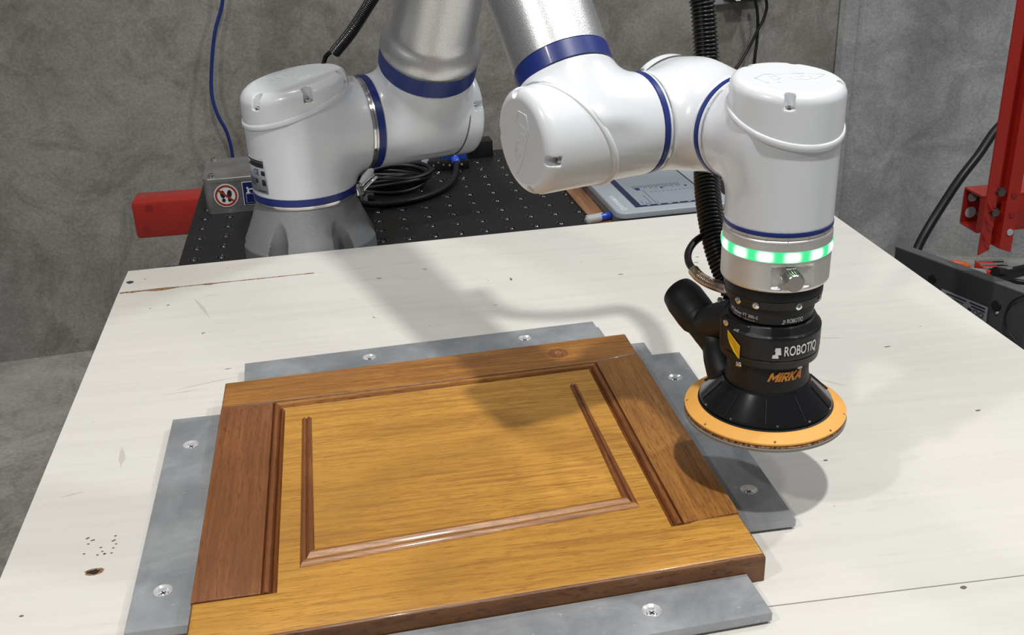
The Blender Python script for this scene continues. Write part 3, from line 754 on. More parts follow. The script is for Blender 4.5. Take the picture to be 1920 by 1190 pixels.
# direction from the tool axis to the camera side
def cd(a, r=1., z=0.): return np.array([W3[0]+r*math.cos(thc+a), W3[1]+r*math.sin(thc+a), z])
kn = math.radians(17)
kd = np.array([math.cos(thc+kn), math.sin(thc+kn), 0]); kt = np.array([-kd[1], kd[0], 0])
A3 = np.array([W3[0], W3[1], 0.])
def toolbody(p):
    d = s_cyl(p, A3, Z, .2287, .2768, .0477, .0030)
    return smax(d, -s_box(p, A3+kd*.0540+kt*.003+Z*.2435, [kd, kt, Z], (.0110, .0190, .0100), .0003), .0005)
obj('tool_flange_body', sdf_mesh('tool_flange_body', toolbody, A3+np.array([-.05, -.05, .228]), A3+np.array([.05, .05, .278]), .0011), 'silver_ring', RB)
# green status light
t = NT('status_light')
at = t.n('ShaderNodeVertexColor', layer_name='glow'); em = t.n('ShaderNodeEmission'); em.inputs[1].default_value = 2.6
t.l(at.outputs[0], em.inputs[0]); t.l(em.outputs[0], t.t.nodes['Material Output'].inputs[0])
NV = 13*16; V = []; F = []; C = []
zs = [.2570, .2584, .2603, .2622, .2640, .2658, .2670]; rs = [.0477, .0484, .0487, .0488, .0487, .0484, .0477]
for i, (z, r) in enumerate(zip(zs, rs)):
    for k in range(NV):
        a = 2*PI*k/NV; V.append((W3[0]+r*math.cos(a), W3[1]+r*math.sin(a), z))
        v = (z-.2620)/.0042; x = ((a-thc-math.radians(17.5))*13/(2*PI)+.5) % 1-.5; g2 = math.exp(-(x/.27)**4-(v/1.0)**4)
        C.append((.035+.9*g2, .40+.7*g2, .15+.8*g2, 1))
for i in range(len(zs)-1):
    for k in range(NV): F.append((i*NV+k, i*NV+(k+1) % NV, (i+1)*NV+(k+1) % NV, (i+1)*NV+k))
me = mesh('status_light_ring', V, F); ca = me.color_attributes.new('glow', 'FLOAT_COLOR', 'POINT')
ca.data.foreach_set('color', [x for c_ in C for x in c_]); obj('status_light_ring', me, 'status_light', RB, label='glowing green light ring')
# connector knob
kc = A3+kd*.0430+Z*.2450
hexv = lathe('hex_nut', kc, kd, [(0, .0085), (.004, .0085), (.0048, .0078)], 6, 30)
kb = obj('connector', lathe('connector', kc, kd+Z*-.05, [(0, .006), (.006, .0062), (.0065, .0074), (.007, .0078), (.0185, .0078), (.0192, .0072)], 48, 40), 'steel', RB, label='shiny round connector knob')
obj('hex_nut', hexv, 'chrome', kb)
for k in range(24):
    a = 2*PI*k/24; _, e1, e2 = frame(kd); obj('grip_rib', box('grip_rib', kc+kd*.0125+(e1*math.cos(a)+e2*math.sin(a))*.0078, (.0052, .0004, .0004), [kd, e1*-math.sin(a)+e2*math.cos(a), e1*math.cos(a)+e2*math.sin(a)]), 'steel', kb)
# ------------------------------------------------------------------ force sensor
FS = thing('force_sensor', 'black round force torque sensor directly under the silver ring of the robot wrist', 'sensor', (W3[0], W3[1], .194))
def lat(nm, prof, mat, parent, n=72, sm=35, **kw): return obj(nm, lathe(nm, A3, Z, prof, n, sm), mat, parent, **kw)
lat('coupling', [(.2103, .0405), (.2110, .0428), (.2180, .0436), (.2184, .0431), (.2188, .0436), (.2270, .0436), (.2285, .043)], 'black_anodised', FS)
lat('sensor_body', [(.1940, .0355), (.1945, .0370), (.2013, .0372)], 'black_anodised', FS)
lat('knurled_band', [(.2013, .0376), (.2100, .0376), (.2103, .037)], 'black_knurled', FS)
for a in (-42, -18, 32, 70, -75):
    a = math.radians(a); p = cd(a, .0425, .2140); d = p-A3; d[2] = 0
    obj('screw', lathe('screw', p, d, [(0, .0032), (.0014, .0032), (.0018, .0024), (.0018, .0014), (.0006, .0012)], 14), 'chrome', FS)
text_cyl('lettering', 'FT Sensor FT 300-S', .0042, A3, .0371, .1994, thc-math.radians(70), 'white_ink', FS, width=.034)
text_cyl('lettering', 'S/N 0341 BNL', .0026, A3, .0371, .1962, thc-math.radians(62), 'grey_ink', FS, width=.012)
text_cyl('lettering', 'robotiq.com', .0028, A3, .0371, .1962, thc-math.radians(40), 'grey_ink', FS, width=.012)
text_cyl('lettering', 'ROBOTIQ', .0056, A3, .0371, .1978, thc+math.radians(22), 'white_ink', FS, width=.0165, bold=.00005)
def logo_mark(R, z, a0, s, parent, mat='white_ink'):
    for dx, dz, ww, hh in ((.35, .62, .50, .30), (.42, 0, .50, .30), (.0, -.62, .52, .30)):
        V = []; 
        for x, y in ((-ww, -hh), (ww, -hh), (ww*.82, hh), (-ww*.82, hh)):
            a = a0+(dx+x)*s/R; V.append((A3[0]+(R+.0002)*math.cos(a), A3[1]+(R+.0002)*math.sin(a), z+(dz+y)*s))
        a = a0+dx*s/R; obj('logo_stone', flat_poly('logo_stone', V, .0003, (math.cos(a), math.sin(a), 0)), mat, parent)
logo_mark(.0371, .1975, thc+math.radians(17), .0023, FS, 'grey_ink')

# ------------------------------------------------------------------ sander
SD = thing('orbital_sander', 'black orbital sander with an orange round backing pad hanging from the robot wrist', 'sander', (W3[0], W3[1], .088))
fl = math.radians(-40); fd = np.array([math.cos(thc+fl), math.sin(thc+fl), 0]); ft = np.array([-fd[1], fd[0], 0])
def adapter(p):
    d = s_cyl(p, A3, Z, .1622, .1850, .0452, .0012)
    q = p-A3; rad = np.hypot(q[:, 0], q[:, 1]); cone = np.maximum((rad-.0452+(q[:, 2]-.1822)*.55)*.87, np.maximum(q[:, 2]-.1930, .1818-q[:, 2]))
    d = np.minimum(d, cone)
    bq = s_box(p, A3+fd*.016-ft*.006+Z*.1762, [fd, ft, Z], (.0265, .0165, .0156), .0015)
    return smin(d, bq, .0015)
obj('adapter', sdf_mesh('adapter', adapter, A3+np.array([-.06, -.06, .160]), A3+np.array([.06, .06, .20]), .0016), 'black_anodised', SD)
lat('clamp_ring', [(.1536, .0425), (.1545, .0444), (.1612, .0450), (.1618, .0440), (.1622, .0440)], 'black_anodised', SD)
lat('motor_body', [(.1215, .0405), (.1250, .0388), (.1300, .0384), (.1370, .0374), (.1500, .0372), (.1536, .036)], 'black_rubber', SD)
hood = [(.1020, .055), (.1022, .0605), (.1040, .0614), (.1060, .0608), (.1245, .0412), (.1262, .0405)]
hd = lat('hood', hood, 'black_gloss', SD, 96)
lat('hood_lip', [(.0990, .0600), (.0995, .0628), (.1012, .0628), (.1020, .0600)], 'black_rubber', SD, 96)
for k in range(9):
    a = math.radians(-150+k*36+8); d = np.array([math.cos(thc+a), math.sin(thc+a), 0]); p0 = A3+d*.0426+Z*.1232; p1 = A3+d*.0604+Z*.1064
    obj('rib', tube('rib', [p0, (p0+p1)/2, p1], .0009, 8), 'black_gloss', hd)
for a in (-60, -28, 12, 42, 75):
    a = math.radians(a); p = cd(a, .0606, .1056); obj('stud', lathe('stud', p, p-A3-Z*.06, [(0, .0012), (.0012, .0009)], 8), 'chrome', hd)
lat('backing_pad', [(.0925, .0735), (.0940, .0750), (.0955, .0750), (.1000, .0668), (.1008, .064)], 'orange_foam', SD, 128, 25, label='orange backing pad')
lat('interface_disc', [(.0905, .0742), (.0908, .0748), (.0924, .0748), (.0926, .074)], 'torn_wood', SD, 128)
lat('felt_ring', [(.0868, .0735), (.0872, .0752), (.0898, .0756), (.0904, .075)], 'velcro_grey', SD, 128, label='grey fuzzy abrasive disc')
for a in (-62, -8, 38, 66, -100, 120, 180):
    a = math.radians(a+17); p = cd(a, .0728, .0966); n3 = (p-A3); n3[2] = 0; n3 /= np.linalg.norm(n3); n3 = n3*.5+Z*.87
    obj('vent_hole', lathe('vent_hole', p+n3*-.0004, n3, [(0, .0012), (.0007, .0012)], 10), 'torn_wood', SD)
text_cyl('lettering', 'ROBOTIQ', .0132, A3, .0456, .1722, thc+math.radians(17), 'white_ink', SD, width=.036, bold=.00015)
logo_mark(.0456, .1712, thc+math.radians(8), .0055, SD)
LET = {'M': [((0, 0), (0, 1)), ((0, 1), (.42, .25)), ((.42, .25), (.84, 1)), ((.84, 1), (.84, 0))], 'I': [((0, 0), (0, 1))],
       'R': [((0, 0), (0, 1)), ((0, .92), (.5, .92)), ((.5, .92), (.5, .5)), ((.5, .46), (0, .46)), ((.22, .46), (.55, 0))],
       'K': [((0, 0), (0, 1)), ((.04, .45), (.55, 1)), ((.18, .55), (.58, 0))], 'A': [((0, 0), (.36, 1)), ((.36, 1), (.72, 0)), ((.14, .3), (.58, .3))]}
V = []; F = []; cxx = 0; hL = .0080; wL = .0078; tw = .00085
for ch, adv in zip('MIRKA', (1.16, .34, .86, .84, .8)):
    for (x0_, y0_), (x1_, y1_) in LET[ch]:
        P0 = np.array([x0_*wL, y0_*hL]); P1 = np.array([x1_*wL, y1_*hL]); dd_ = P1-P0; L_ = np.linalg.norm(dd_); dd_ /= L_; nn_ = np.array([-dd_[1], dd_[0]])
        b0 = len(V); q4 = [P0-nn_*tw-dd_*tw*.6, P1-nn_*tw+dd_*tw*.6, P1+nn_*tw+dd_*tw*.6, P0+nn_*tw-dd_*tw*.6]
        for rr_ in (.0374, .0388):
            for qx, qy in q4:
                a_ = thc+math.radians(3)+(cxx+qx+qy*.38)/.0380; z_ = .1395+qy; rz = rr_
                V.append((A3[0]+rz*math.cos(a_), A3[1]+rz*math.sin(a_), z_))
        F += [(b0+4, b0+5, b0+6, b0+7)]+[(b0+i, b0+(i+1) % 4, b0+4+(i+1) % 4, b0+4+i) for i in range(4)]
    cxx += adv*wL
obj('lettering', fix(mesh('lettering', V, F, smooth=False)), 'orange_ink', SD)
for a, z in ((-34, .1530), (45, .1522)):
    p = cd(math.radians(a), .0435, z); cylpatch('clip', A3, .0445 if a < 0 else .0400, z-.002, z+.003, thc+math.radians(a-3.5), thc+math.radians(a+3.5), 'white_ink' if a > 0 else 'chrome', SD, .001, 3)
# flat face with screws and a yellow emblem
fc = A3+fd*.0428-ft*.006
for du, z in ((-.0085, .1878), (.0050, .1838)):
    obj('screw', lathe('screw', fc+fd*(.0008 if du > 0 else 0)+ft*du+Z*z, fd, [(-.001, .0030), (.0010, .0030), (.0013, .0022), (.0013, .0012), (.0003, .001)], 14), 'chrome', SD)
EZ = -.001
pts = [(-.017, .1835), (-.0155, .1775), (-.010, .1715), (-.001, .1655), (.006, .1620), (.0085, .1612), (.0085, .1735), (.000, .1775), (-.009, .1812)]
obj('yellow_emblem', flat_poly('yellow_emblem', [cd(fl+(x*.63+.0007)/.0452, .0463, z+EZ) for x, z in pts], .0005, fd), 'yellow_ink', SD, label='yellow leaf shaped emblem')
CAMC = np.array([0, 0, .6])
def ray(x, y): return _rr*((x-960)/FPX)+_dd*((y-595)/FPX)+_fw
def at(x, y, dep): return CAMC+dep*ray(x, y)          # world point seen at a photo pixel and depth (all values are fixed positions)
def gz(x, y, z):
    d = ray(x, y); return CAMC+d*((z-.6)/d[2])
ex_pts = [at(1268, 543, 1.105), at(1272, 547, 1.103), at(1285, 562, 1.095), at(1303, 586, 1.083), at(1310, 596, 1.078), at(1316, 604, 1.074), at(1330, 622, 1.066), at(1345, 648, 1.058), at(1352, 680, 1.048), at(1368, 712, 1.040), at(1392, 728, 1.02)]
ex_r = [.0085, .0175, .0200, .0200, .0192, .0165, .0165, .0150, .0160, .0190, .020]
P = cat(ex_pts, 6); Rr = np.interp(np.linspace(0, len(ex_r)-1, len(P)), range(len(ex_r)), ex_r)
obj('exhaust_port', tube('exhaust_port', P, Rr, 28), 'black_rubber', SD)
obj('swivel_joint', lathe('swivel_joint', at(1322, 608, 1.07), at(1400, 585, 1.01)-at(1322, 608, 1.07), [(-.004, .008), (0, .0155), (.012, .0175), (.03, .0175), (.055, .016)], 32), 'black_rubber', SD)
obj('emblem', lathe('emblem', at(1350, 562, 1.036), -ray(1350, 562), [(0, .003), (.0006, .0028)], 6), 'grey_ink', SD)

# ------------------------------------------------------------------ hoses and cables
def hose(name, label, cat_, pts, r, depth, period, mat, n=20, group=None):
    T_ = thing(name, label, cat_, tuple(pts[0]), group)
    P, s = resample(cat(pts, 10), period/8)
    R = r-depth*(.5-.5*np.cos(2*PI*s/period))**1.5
    obj('corrugated_sleeve', tube('corrugated_sleeve', P, R, n), mat, T_); return T_
hp = [at(1418, 610, 1.040), at(1392, 575, 1.048), at(1372, 535, 1.056), at(1349, 478, 1.068), at(1334, 415, 1.080), at(1326, 350, 1.095), at(1324, 270, 1.112), at(1325, 190, 1.120), at(1325, 120, 1.122), at(1321, 50, 1.115), at(1314, -10, 1.108), at(1288, -75, 1.10), W1+tf*.215+u*.145+w*.02, W1+tf*.225+u*.100+w*.01, W1+tf*.25+u*.0640, W1+tf*.32+u*.0620]
HS = hose('dust_hose', 'thick black corrugated dust hose running down behind the wrist to the sander', 'hose', hp, .0134, .0022, .0042, 'black_corrugated', 24)
OFF[0] = np.array(tuple(hp[0]))
obj('hose_clamp', torus_arc('hose_clamp', hp[-2], hp[-1]-hp[-2], .0142, .003), 'steel', HS)
c1 = [at(628, 98, 1.93), at(660, 58, 1.90), at(705, -12, 1.86), at(770, -110, 1.78), at(830, -260, 1.66)]
CD = hose('cable_conduit', 'black corrugated conduit running up diagonally behind the rounded robot base cap', 'conduit', c1, .0108, .0014, .0034, 'black_corrugated', 16)
obj('inner_cable', tube('inner_cable', resample(cat([at(606, 126, 1.98), at(610, 108, 1.955), at(618, 99, 1.945), at(632, 92, 1.927)], 6), .004)[0], .0042, 10), 'cable_black', CD)
def cable(name, label, pts, r, mat='cable_black', n=10, group=None, step=.008):
    c = tuple(pts[0]); T_ = thing(name, label, 'cable', c, group)
    # single mesh thing
    bpy.data.objects.remove(T_)
    o = obj(name, tube(name, resample(cat(pts, 8), step)[0], r, n), mat); o.location = c; o['label'] = label; o['category'] = 'cable'
    if group: o['group'] = group
    return o
def wall_y(x): return cy-(cx-x)*.0975
def onwall(x, y, off):
    d = ray(x, y); # back wall plane
    n = np.array([-.0975, 1, 0]); k = (cy-.0975*cx-off - n@CAMC)/(n@d); return CAMC+k*d
cable('network_cable', 'thin blue cable hanging down the concrete wall to the metal box', [onwall(420, -40, .03), onwall(416, 10, .03), onwall(403, 60, .035), onwall(397, 120, .04), onwall(397, 175, .05), onwall(408, 215, .06), onwall(426, 250, .06), onwall(437, 300, .05), onwall(440, 380, .04), onwall(444, 520, .03), onwall(450, 640, .02)], .0052, 'cable_blue')
# sensor cable
sp = [at(1372, 544, .985), at(1352, 538, 1.0), at(1330, 530, 1.01), at(1312, 519, 1.02), at(1300, 506, 1.03), at(1291, 490, 1.045), at(1291, 472, 1.06), at(1303, 453, 1.075), at(1325, 438, 1.09), at(1350, 426, 1.10), at(1372, 418, 1.105), at(1400, 400, 1.10)]
SCB = thing('sensor_cable', 'short black cable with a metal spring sleeve looping left from the force sensor', 'cable', tuple(sp[0]))
P, s = resample(cat(sp, 10), .003)
obj('jacket', tube('jacket', P, .0036, 12), 'cable_black', SCB)
k = int(len(P)*.34); _f = cat(sp, 80); Ps, ss = resample(_f[:int(len(_f)*.36)], .00035)
obj('spring_sleeve', tube('spring_sleeve', Ps, .0047+.0008*np.cos(2*PI*ss/.0021), 14), 'copper_spring', SCB)
obj('blue_plug', lathe('blue_plug', at(1363, 529, 1.0), (0, 0, 1), [(-.004, .003), (.004, .003), (.005, .002)], 12), 'pen_blue', SCB)

# wall sockets and cords
SO = thing('power_strip', 'white power strip fixed high on the concrete wall above the robot wrist', 'power strip', tuple(onwall(1385, -10, .02)))
wu = np.array([.9953, .0970, 0]); wn = np.array([.0970, -.9953, 0])
pc = onwall(1362, 8, .0); pc2 = onwall(1420, 3, .0)
def wallbox(nm, xl, xr, ybot, hgt, dpt, mat, parent, off0=0):
    a = onwall(xl, ybot, dpt+off0); b = onwall(xr, ybot, dpt+off0); wd_ = np.linalg.norm(b-a)
    c = (a+b)/2-wn*(dpt/2)+Z*hgt/2; c[2] = (a[2]+b[2])/2+hgt/2
    return obj(nm, box(nm, c, (wd_/2, dpt/2, hgt/2), [wu, wn, Z], .003), mat, parent)
wallbox('strip_body', 1325, 1368, 9, .10, .035, 'grey_plastic', SO); wallbox('strip_body', 1368, 1440, -6, .09, .03, 'grey_plastic', SO)
AD = thing('power_adapter', 'black power adapter block plugged in at the right of the white power strip', 'adapter', tuple(onwall(1400, -6, .05)))
wallbox('block', 1369, 1424, 3, .07, .055, 'black_rubber', AD, .032); wallbox('rating_sticker', 1379, 1389, 1.5, .02, .002, 'white_ink', AD, .088)
cable('adapter_cord', 'thin black cord curving down left from the power adapter behind the white wrist cap', [onwall(1432, -15, .05), onwall(1438, 10, .05), onwall(1432, 35, .05), onwall(1418, 62, .05), onwall(1403, 92, .05), onwall(1388, 118, .06), onwall(1370, 150, .07), onwall(1350, 260, .08), onwall(1340, 420, .05), onwall(1335, 600, .02)], .0048)
cable('adapter_cord', 'thin black cord dropping straight down from the power adapter behind the white wrist cap', [onwall(1414, -10, .05), onwall(1419, 15, .05), onwall(1421, 45, .045), onwall(1419, 80, .045), onwall(1415, 112, .05), onwall(1408, 200, .05), onwall(1400, 400, .03), onwall(1398, 600, .02)], .0050)

# ------------------------------------------------------------------ metal box with stickers
bl = gz(388, 405, TZ); br_ = np.array([-.115, bl[1]+.005, TZ])
BW = .19; BD = .135; BH = .066
a0 = np.array([-.2580, 1.925, TZ]); eX = np.array([.9992, .039, 0]); eY = np.array([-.039, .9992, 0])
MB = thing('junction_box', 'bare aluminium box with warning stickers behind the left of the robot base', 'box', (-.18, 1.98, TZ))
def bp_(x, y, z): return a0+eX*x+eY*y+Z*z
def rrect(x0, x1, y0, y1, r, n=5):
    out = []
    for cx_, cy_, s in ((x1-r, y0+r, -PI/2), (x1-r, y1-r, 0), (x0+r, y1-r, PI/2), (x0+r, y0+r, PI)):
        for k in range(n+1): a = s+PI/2*k/n; out.append(tuple(bp_(cx_+r*math.cos(a), cy_+r*math.sin(a), 0)[:2]))
    return out
obj('enclosure', prism('enclosure', rrect(0, BW, 0, BD, .014), TZ+.0004, TZ+BH-.008, 0), 'box_aluminium', MB)
obj('lid', prism('lid', rrect(-.0006, BW+.0006, -.0006, BD+.0006, .0145), TZ+BH-.0078, TZ+BH, .0015), 'box_aluminium', MB)
for x, y in ((.016, .014), (.016, BD-.014), (BW-.016, .014), (BW-.016, BD-.014)):
    c = bp_(x, y, BH); obj('screw', lathe('screw', c, Z, [(0, .0062), (.0052, .0062), (.006, .0054), (.006, .003), (.003, .0028)], 18), 'steel', MB)
c = bp_(.018, BD*.48, BH); obj('rivet', lathe('rivet', c, Z, [(0, .0042), (.001, .003)], 14), 'chrome', MB)
def disc(nm, cx_, cz, r, mat, off, r_in=0, n=40):
    c = bp_(cx_, -.0012-off, cz); V = []; F = []
    for k in range(n):
        a = 2*PI*k/n
        for rr in (r, max(r_in, 1e-5)):
            for d in (0, -.0004): V.append(c+eX*rr*math.cos(a)+Z*rr*math.sin(a)+eY*d)
    for k in range(n):
        b = k*4; e_ = ((k+1) % n)*4; F += [(b+1, e_+1, e_+3, b+3), (b, b+2, e_+2, e_), (b, e_, e_+1, b+1)]
    return obj(nm, fix(mesh(nm, V, F, smooth=False)), mat, MB)
sx, sz = .0375, .034
disc('sticker', sx, sz, .0215, 'white_ink', 0); disc('sticker_ring', sx, sz, .0195, 'sign_red', .0005, .0160)
def ell(cx_, cz, ax, az, rot): 
    pts = []
    for k in range(16):
        a = 2*PI*k/16; x = ax*math.cos(a); z = az*math.sin(a); pts.append(bp_(cx_+x*math.cos(rot)-z*math.sin(rot), -.0019, cz+x*math.sin(rot)+z*math.cos(rot)))
    return pts
for s in (-1, 1):
    obj('footprint', flat_poly('footprint', ell(sx+s*.0060, sz+.003, .0042, .0072, s*-.1), .0002, -eY), 'black_ink', MB)
    obj('footprint', flat_poly('footprint', ell(sx+s*.0052, sz-.0082, .0032, .0036, 0), .0002, -eY), 'black_ink', MB)
d1 = (math.cos(-.72), math.sin(-.72)); hw = .0017
q = []
for a, b in ((-1, -1), (1, -1), (1, 1), (-1, 1)): q.append(bp_(sx+d1[0]*a*.017-d1[1]*b*hw, -.0023, sz+d1[1]*a*.017+d1[0]*b*hw))
obj('prohibition_bar', flat_poly('prohibition_bar', q, .0002, -eY), 'sign_red', MB)
def rect(nm, x0, x1, z0, z1, mat, off):
    return obj(nm, flat_poly(nm, [bp_(x0, -.0012-off, z0), bp_(x1, -.0012-off, z0), bp_(x1, -.0012-off, z1), bp_(x0, -.0012-off, z1)], .0003, -eY), mat, MB)
rect('sticker', .067, .107, .013, .0565, 'white_ink', 0); rect('sticker', .0682, .1058, .0142, .0553, 'sign_blue', .0005)
rect('pictogram', .0720, .0925, .0170, .0345, 'grey_ink', .001); rect('pictogram', .0730, .0915, .0180, .0335, 'sign_blue', .0014)
for x0, x1, z0, z1 in ((.0735, .0800, .0350, .0372), (.0755, .0785, .0372, .0440), (.0765, .0880, .0415, .0435), (.0745, .0775, .0435, .0465)): rect('pictogram', x0, x1, z0, z1, 'white_ink', .001)

# ------------------------------------------------------------------ things behind on the table
def dbox(nm, c, h, mat, parent, rot=.04, bev=.0015):
    ax = [(math.cos(rot), math.sin(rot), 0), (-math.sin(rot), math.cos(rot), 0), (0, 0, 1)]
    return obj(nm, box(nm, c, h, ax, bev), mat, parent)
g0 = gz(855, 318, TZ)
RM = thing('relay_module', 'blue electronic module on a black bracket behind the robot shoulder', 'module', (g0[0], g0[1], TZ))
dbox('bracket', (g0[0], g0[1]+.012, TZ+.009), (.027, .012, .009), 'black_anodised', RM)
dbox('circuit_board', (g0[0]-.002, g0[1]+.016, TZ+.032), (.026, .008, .0145), 'module_blue', RM)
for k in range(5): dbox('terminal', (g0[0]-.02+k*.009, g0[1]+.014, TZ+.0485), (.0034, .006, .003), 'label_grey', RM)
for k in (-1, 1): obj('screw', lathe('screw', (g0[0]+k*.012, g0[1]+.0005, TZ+.010), (0, -1, .4), [(0, .003), (.002, .0025)], 10), 'chrome', RM)
obj('plug', lathe('plug', (g0[0]-.001, g0[1]+.006, TZ+.026), (0, -1, -.35), [(0, .0075), (.006, .0075), (.008, .0088), (.020, .0088), (.024, .006)], 20), 'pen_blue', RM)
obj('plug_nut', lathe('plug_nut', (g0[0]-.001, g0[1]+.008, TZ+.033), (0, -1, .2), [(0, .006), (.006, .005)], 10), 'chrome', RM)
cable('module_cable', 'thick black cable leaving the blue module and running left across the black table', [np.array([g0[0]-.001, g0[1]-.018, TZ+.017]), gz(854, 322, TZ+.010), gz(845, 342, TZ+.008), gz(820, 360, TZ+.006), gz(780, 374, TZ+.006), gz(735, 382, TZ+.006), gz(700, 384, TZ+.008), gz(670, 380, TZ+.014)], .0058)
g1 = gz(905, 296, TZ)
SB = thing('sensor_block', 'black rectangular block with a small white sticker at the far edge of the table', 'block', (g1[0], g1[1], TZ))
dbox('block', (g1[0]-.014, g1[1]+.022, TZ+.0172), (.036, .02, .017), 'black_anodised', SB)
dbox('sticker', (g1[0]-.014, g1[1]+.026, TZ+.0345), (.006, .006, .0004), 'white_ink', SB, .04, 0)
obj('knob', lathe('knob', (g1[0]-.020, g1[1]+.002, TZ+.019), (0, -1, 0), [(0, .010), (.003, .009), (.004, .004)], 20), 'black_gloss', SB)
g2 = gz(806, 322, TZ)
CN = thing('terminal_connector', 'small black connector with a pale label between the cable coil and the blue module', 'connector', (g2[0], g2[1], TZ))
dbox('housing', (g2[0]+.018, g2[1]+.012, TZ+.011), (.022, .011, .0108), 'black_rubber', CN)
dbox('label_tag', (g2[0]-.008, g2[1]+.006, TZ+.014), (.0075, .003, .0135), 'label_grey', CN)
for k in range(3): obj('screw', lathe('screw', (g2[0]+.008+k*.010, g2[1]+.0008, TZ+.012+(k % 2)*.005), (0, -1, .3), [(0, .0022), (.002, .0016)], 8), 'chrome', CN)
# cable coil
g3 = gz(735, 352, TZ)
P = []
for k in range(7*28):
    a = 2*PI*k/28; lay = k/28
    P.append((g3[0]+(.070+.004*math.sin(lay*2.1))*math.cos(a)+.003*lay-.012, g3[1]+(.052+.004*math.cos(lay*1.7))*math.sin(a)+.002*lay, TZ+.0055+.0035*lay+.0035*math.sin(a*2+lay)))
o = obj('cable_coil', None, None) if False else None
OFF[0] = np.array((g3[0], g3[1], TZ))
o = obj('cable_coil', tube('cable_coil', P, .0046, 10), 'cable_black'); o.location = (g3[0], g3[1], TZ); o['label'] = 'coil of black cable lying on the black table to the right of the robot base'; o['category'] = 'cable'
# toggle clamp
g4 = gz(684, 372, TZ)
TC = thing('toggle_clamp', 'shiny metal toggle clamp standing just right of the robot base', 'clamp', (g4[0], g4[1], TZ))
dbox('clamp_base', (g4[0]+.004, g4[1], TZ+.006), (.013, .016, .006), 'dark_steel', TC)
dbox('pad', tuple(gz(683, 375, TZ+.015)), (.006, .003, .011), 'grey_plastic', TC, .3)
for a, b, r in (((674, 352), (700, 327), .0028), ((676, 362), (706, 332), .0026), ((672, 345), (672, 365), .003)):
    obj('lever', tube('lever', [at(*a, 1.66), at((a[0]+b[0])/2, (a[1]+b[1])/2-2, 1.66), at(*b, 1.67)], r, 8), 'chrome', TC)
obj('handle_grip', tube('handle_grip', [at(676, 343, 1.655), at(684, 333, 1.66), at(694, 322, 1.665), at(699, 318, 1.667)], [.003, .0055, .0055, .003], 10), 'grey_plastic', TC)
obj('clamp_arm', tube('clamp_arm', [np.array([g4[0], g4[1], TZ+.010]), at(678, 360, 1.655), at(674, 350, 1.655)], .0045, 8), 'dark_steel', TC)

# wood strips
OFF[0] = np.zeros(3)
def flatthing(nm, label, cat_, px4, z0, z1, mat, bev=.0003):
    P = [gz(x, y, z1) for x, y in px4]; c = sum(P)/len(P); OFF[0] = np.array([c[0], c[1], z0])
    o = obj(nm, prism(nm, [tuple(p[:2]) for p in P], z0, z1, bev, seg=1), mat); o.location = tuple(OFF[0]); o['label'] = label; o['category'] = cat_; return o
flatthing('wood_strip', 'thin brown wood strip on the black table left of the teach pendant', 'wood strip', [(1103, 404), (1132, 399), (1091, 349), (1074, 330), (1042, 333), (1059, 353)], TZ+.0003, TZ+.0036, 'wood_strip')
flatthing('wood_offcut', 'small brown wood offcut between the marker pen and the edge of the white board', 'wood piece', [(1105, 430), (1160, 424), (1149, 412), (1118, 416)], TZ+.0003, TZ+.0040, 'wood_strip')
# marker pen
pa = gz(1098, 413, TZ+.0115); pb = gz(1152, 402, TZ+.0115)
dpn = (pb-pa)/np.linalg.norm(pb-pa); Lp = np.linalg.norm(pb-pa)
PN = thing('marker_pen', 'blue marker pen with clear cap lying across the brown wood strip', 'pen', tuple(pa))
obj('barrel', lathe('barrel', pa, dpn, [(Lp*.50, .0050), (Lp*.52, .0064), (Lp*1.4, .0066), (Lp*1.43, .005)], 20), 'pen_blue', PN)
obj('cap', lathe('cap', pa, dpn, [(0, .0035), (.003, .0070), (Lp*.50, .0074), (Lp*.51, .0060)], 20), 'clear_plastic', PN)
obj('tip', lathe('tip', pa, dpn, [(-.004, .0012), (.004, .0020), (Lp*.5, .0042)], 14), 'dark_steel', PN)
obj('clip', box('clip', pa+dpn*Lp*.3+Z*.0072, (Lp*.28, .0016, .0007), [dpn, np.cross(Z, dpn), Z], .0003), 'clear_plastic', PN)

# ------------------------------------------------------------------ teach pendant
PZ = .012
FL = gz(1159, 401, PZ); FR = gz(1368, 374, PZ); RB_ = gz(1287, 308, PZ)
exx = FR-FL; LX = np.linalg.norm(exx); exx /= LX; exx = np.array([math.cos(.045), math.sin(.045), 0]); LX = .207; eyy = np.cross(Z, exx); LY = .245
PT = thing('teach_pendant', 'light grey robot teach pendant tablet with a lit screen, behind the white board', 'tablet', (FL[0], FL[1], TZ))
def pq(x, y): p = FL+exx*x+eyy*y; return (p[0], p[1])
def rr2(x0, x1, y0, y1, r, n=6):
    out = []
    for cx_, cy_, s in ((x1-r, y0+r, -PI/2), (x1-r, y1-r, 0), (x0+r, y1-r, PI/2), (x0+r, y0+r, PI)):
        for k in range(n+1): a = s+PI/2*k/n; out.append(pq(cx_+r*math.cos(a), cy_+r*math.sin(a)))
    return out
obj('back_shell', prism('back_shell', rr2(.003, LX-.003, .003, LY-.003, .016), TZ+.0004, PZ-.010, 0), 'pendant_side', PT)
obj('front_shell', prism('front_shell', rr2(0, LX, 0, LY, .018), PZ-.010, PZ, .003), 'pendant_grey', PT)
def loc(x, y): p = gz(x, y, PZ)-FL; return p@exx, p@eyy
s0 = loc(1192, 389); s1 = loc(1303, 372); s2 = loc(1143, 337)
sxL, syB = s0[0], s0[1]; sxR = LX-.030; syT = LY-.018
def prect(nm, x0, x1, y0, y1, z0, z1, mat, parent): return obj(nm, prism(nm, [pq(x0, y0), pq(x1, y0), pq(x1, y1), pq(x0, y1)], z0, z1), mat, parent)
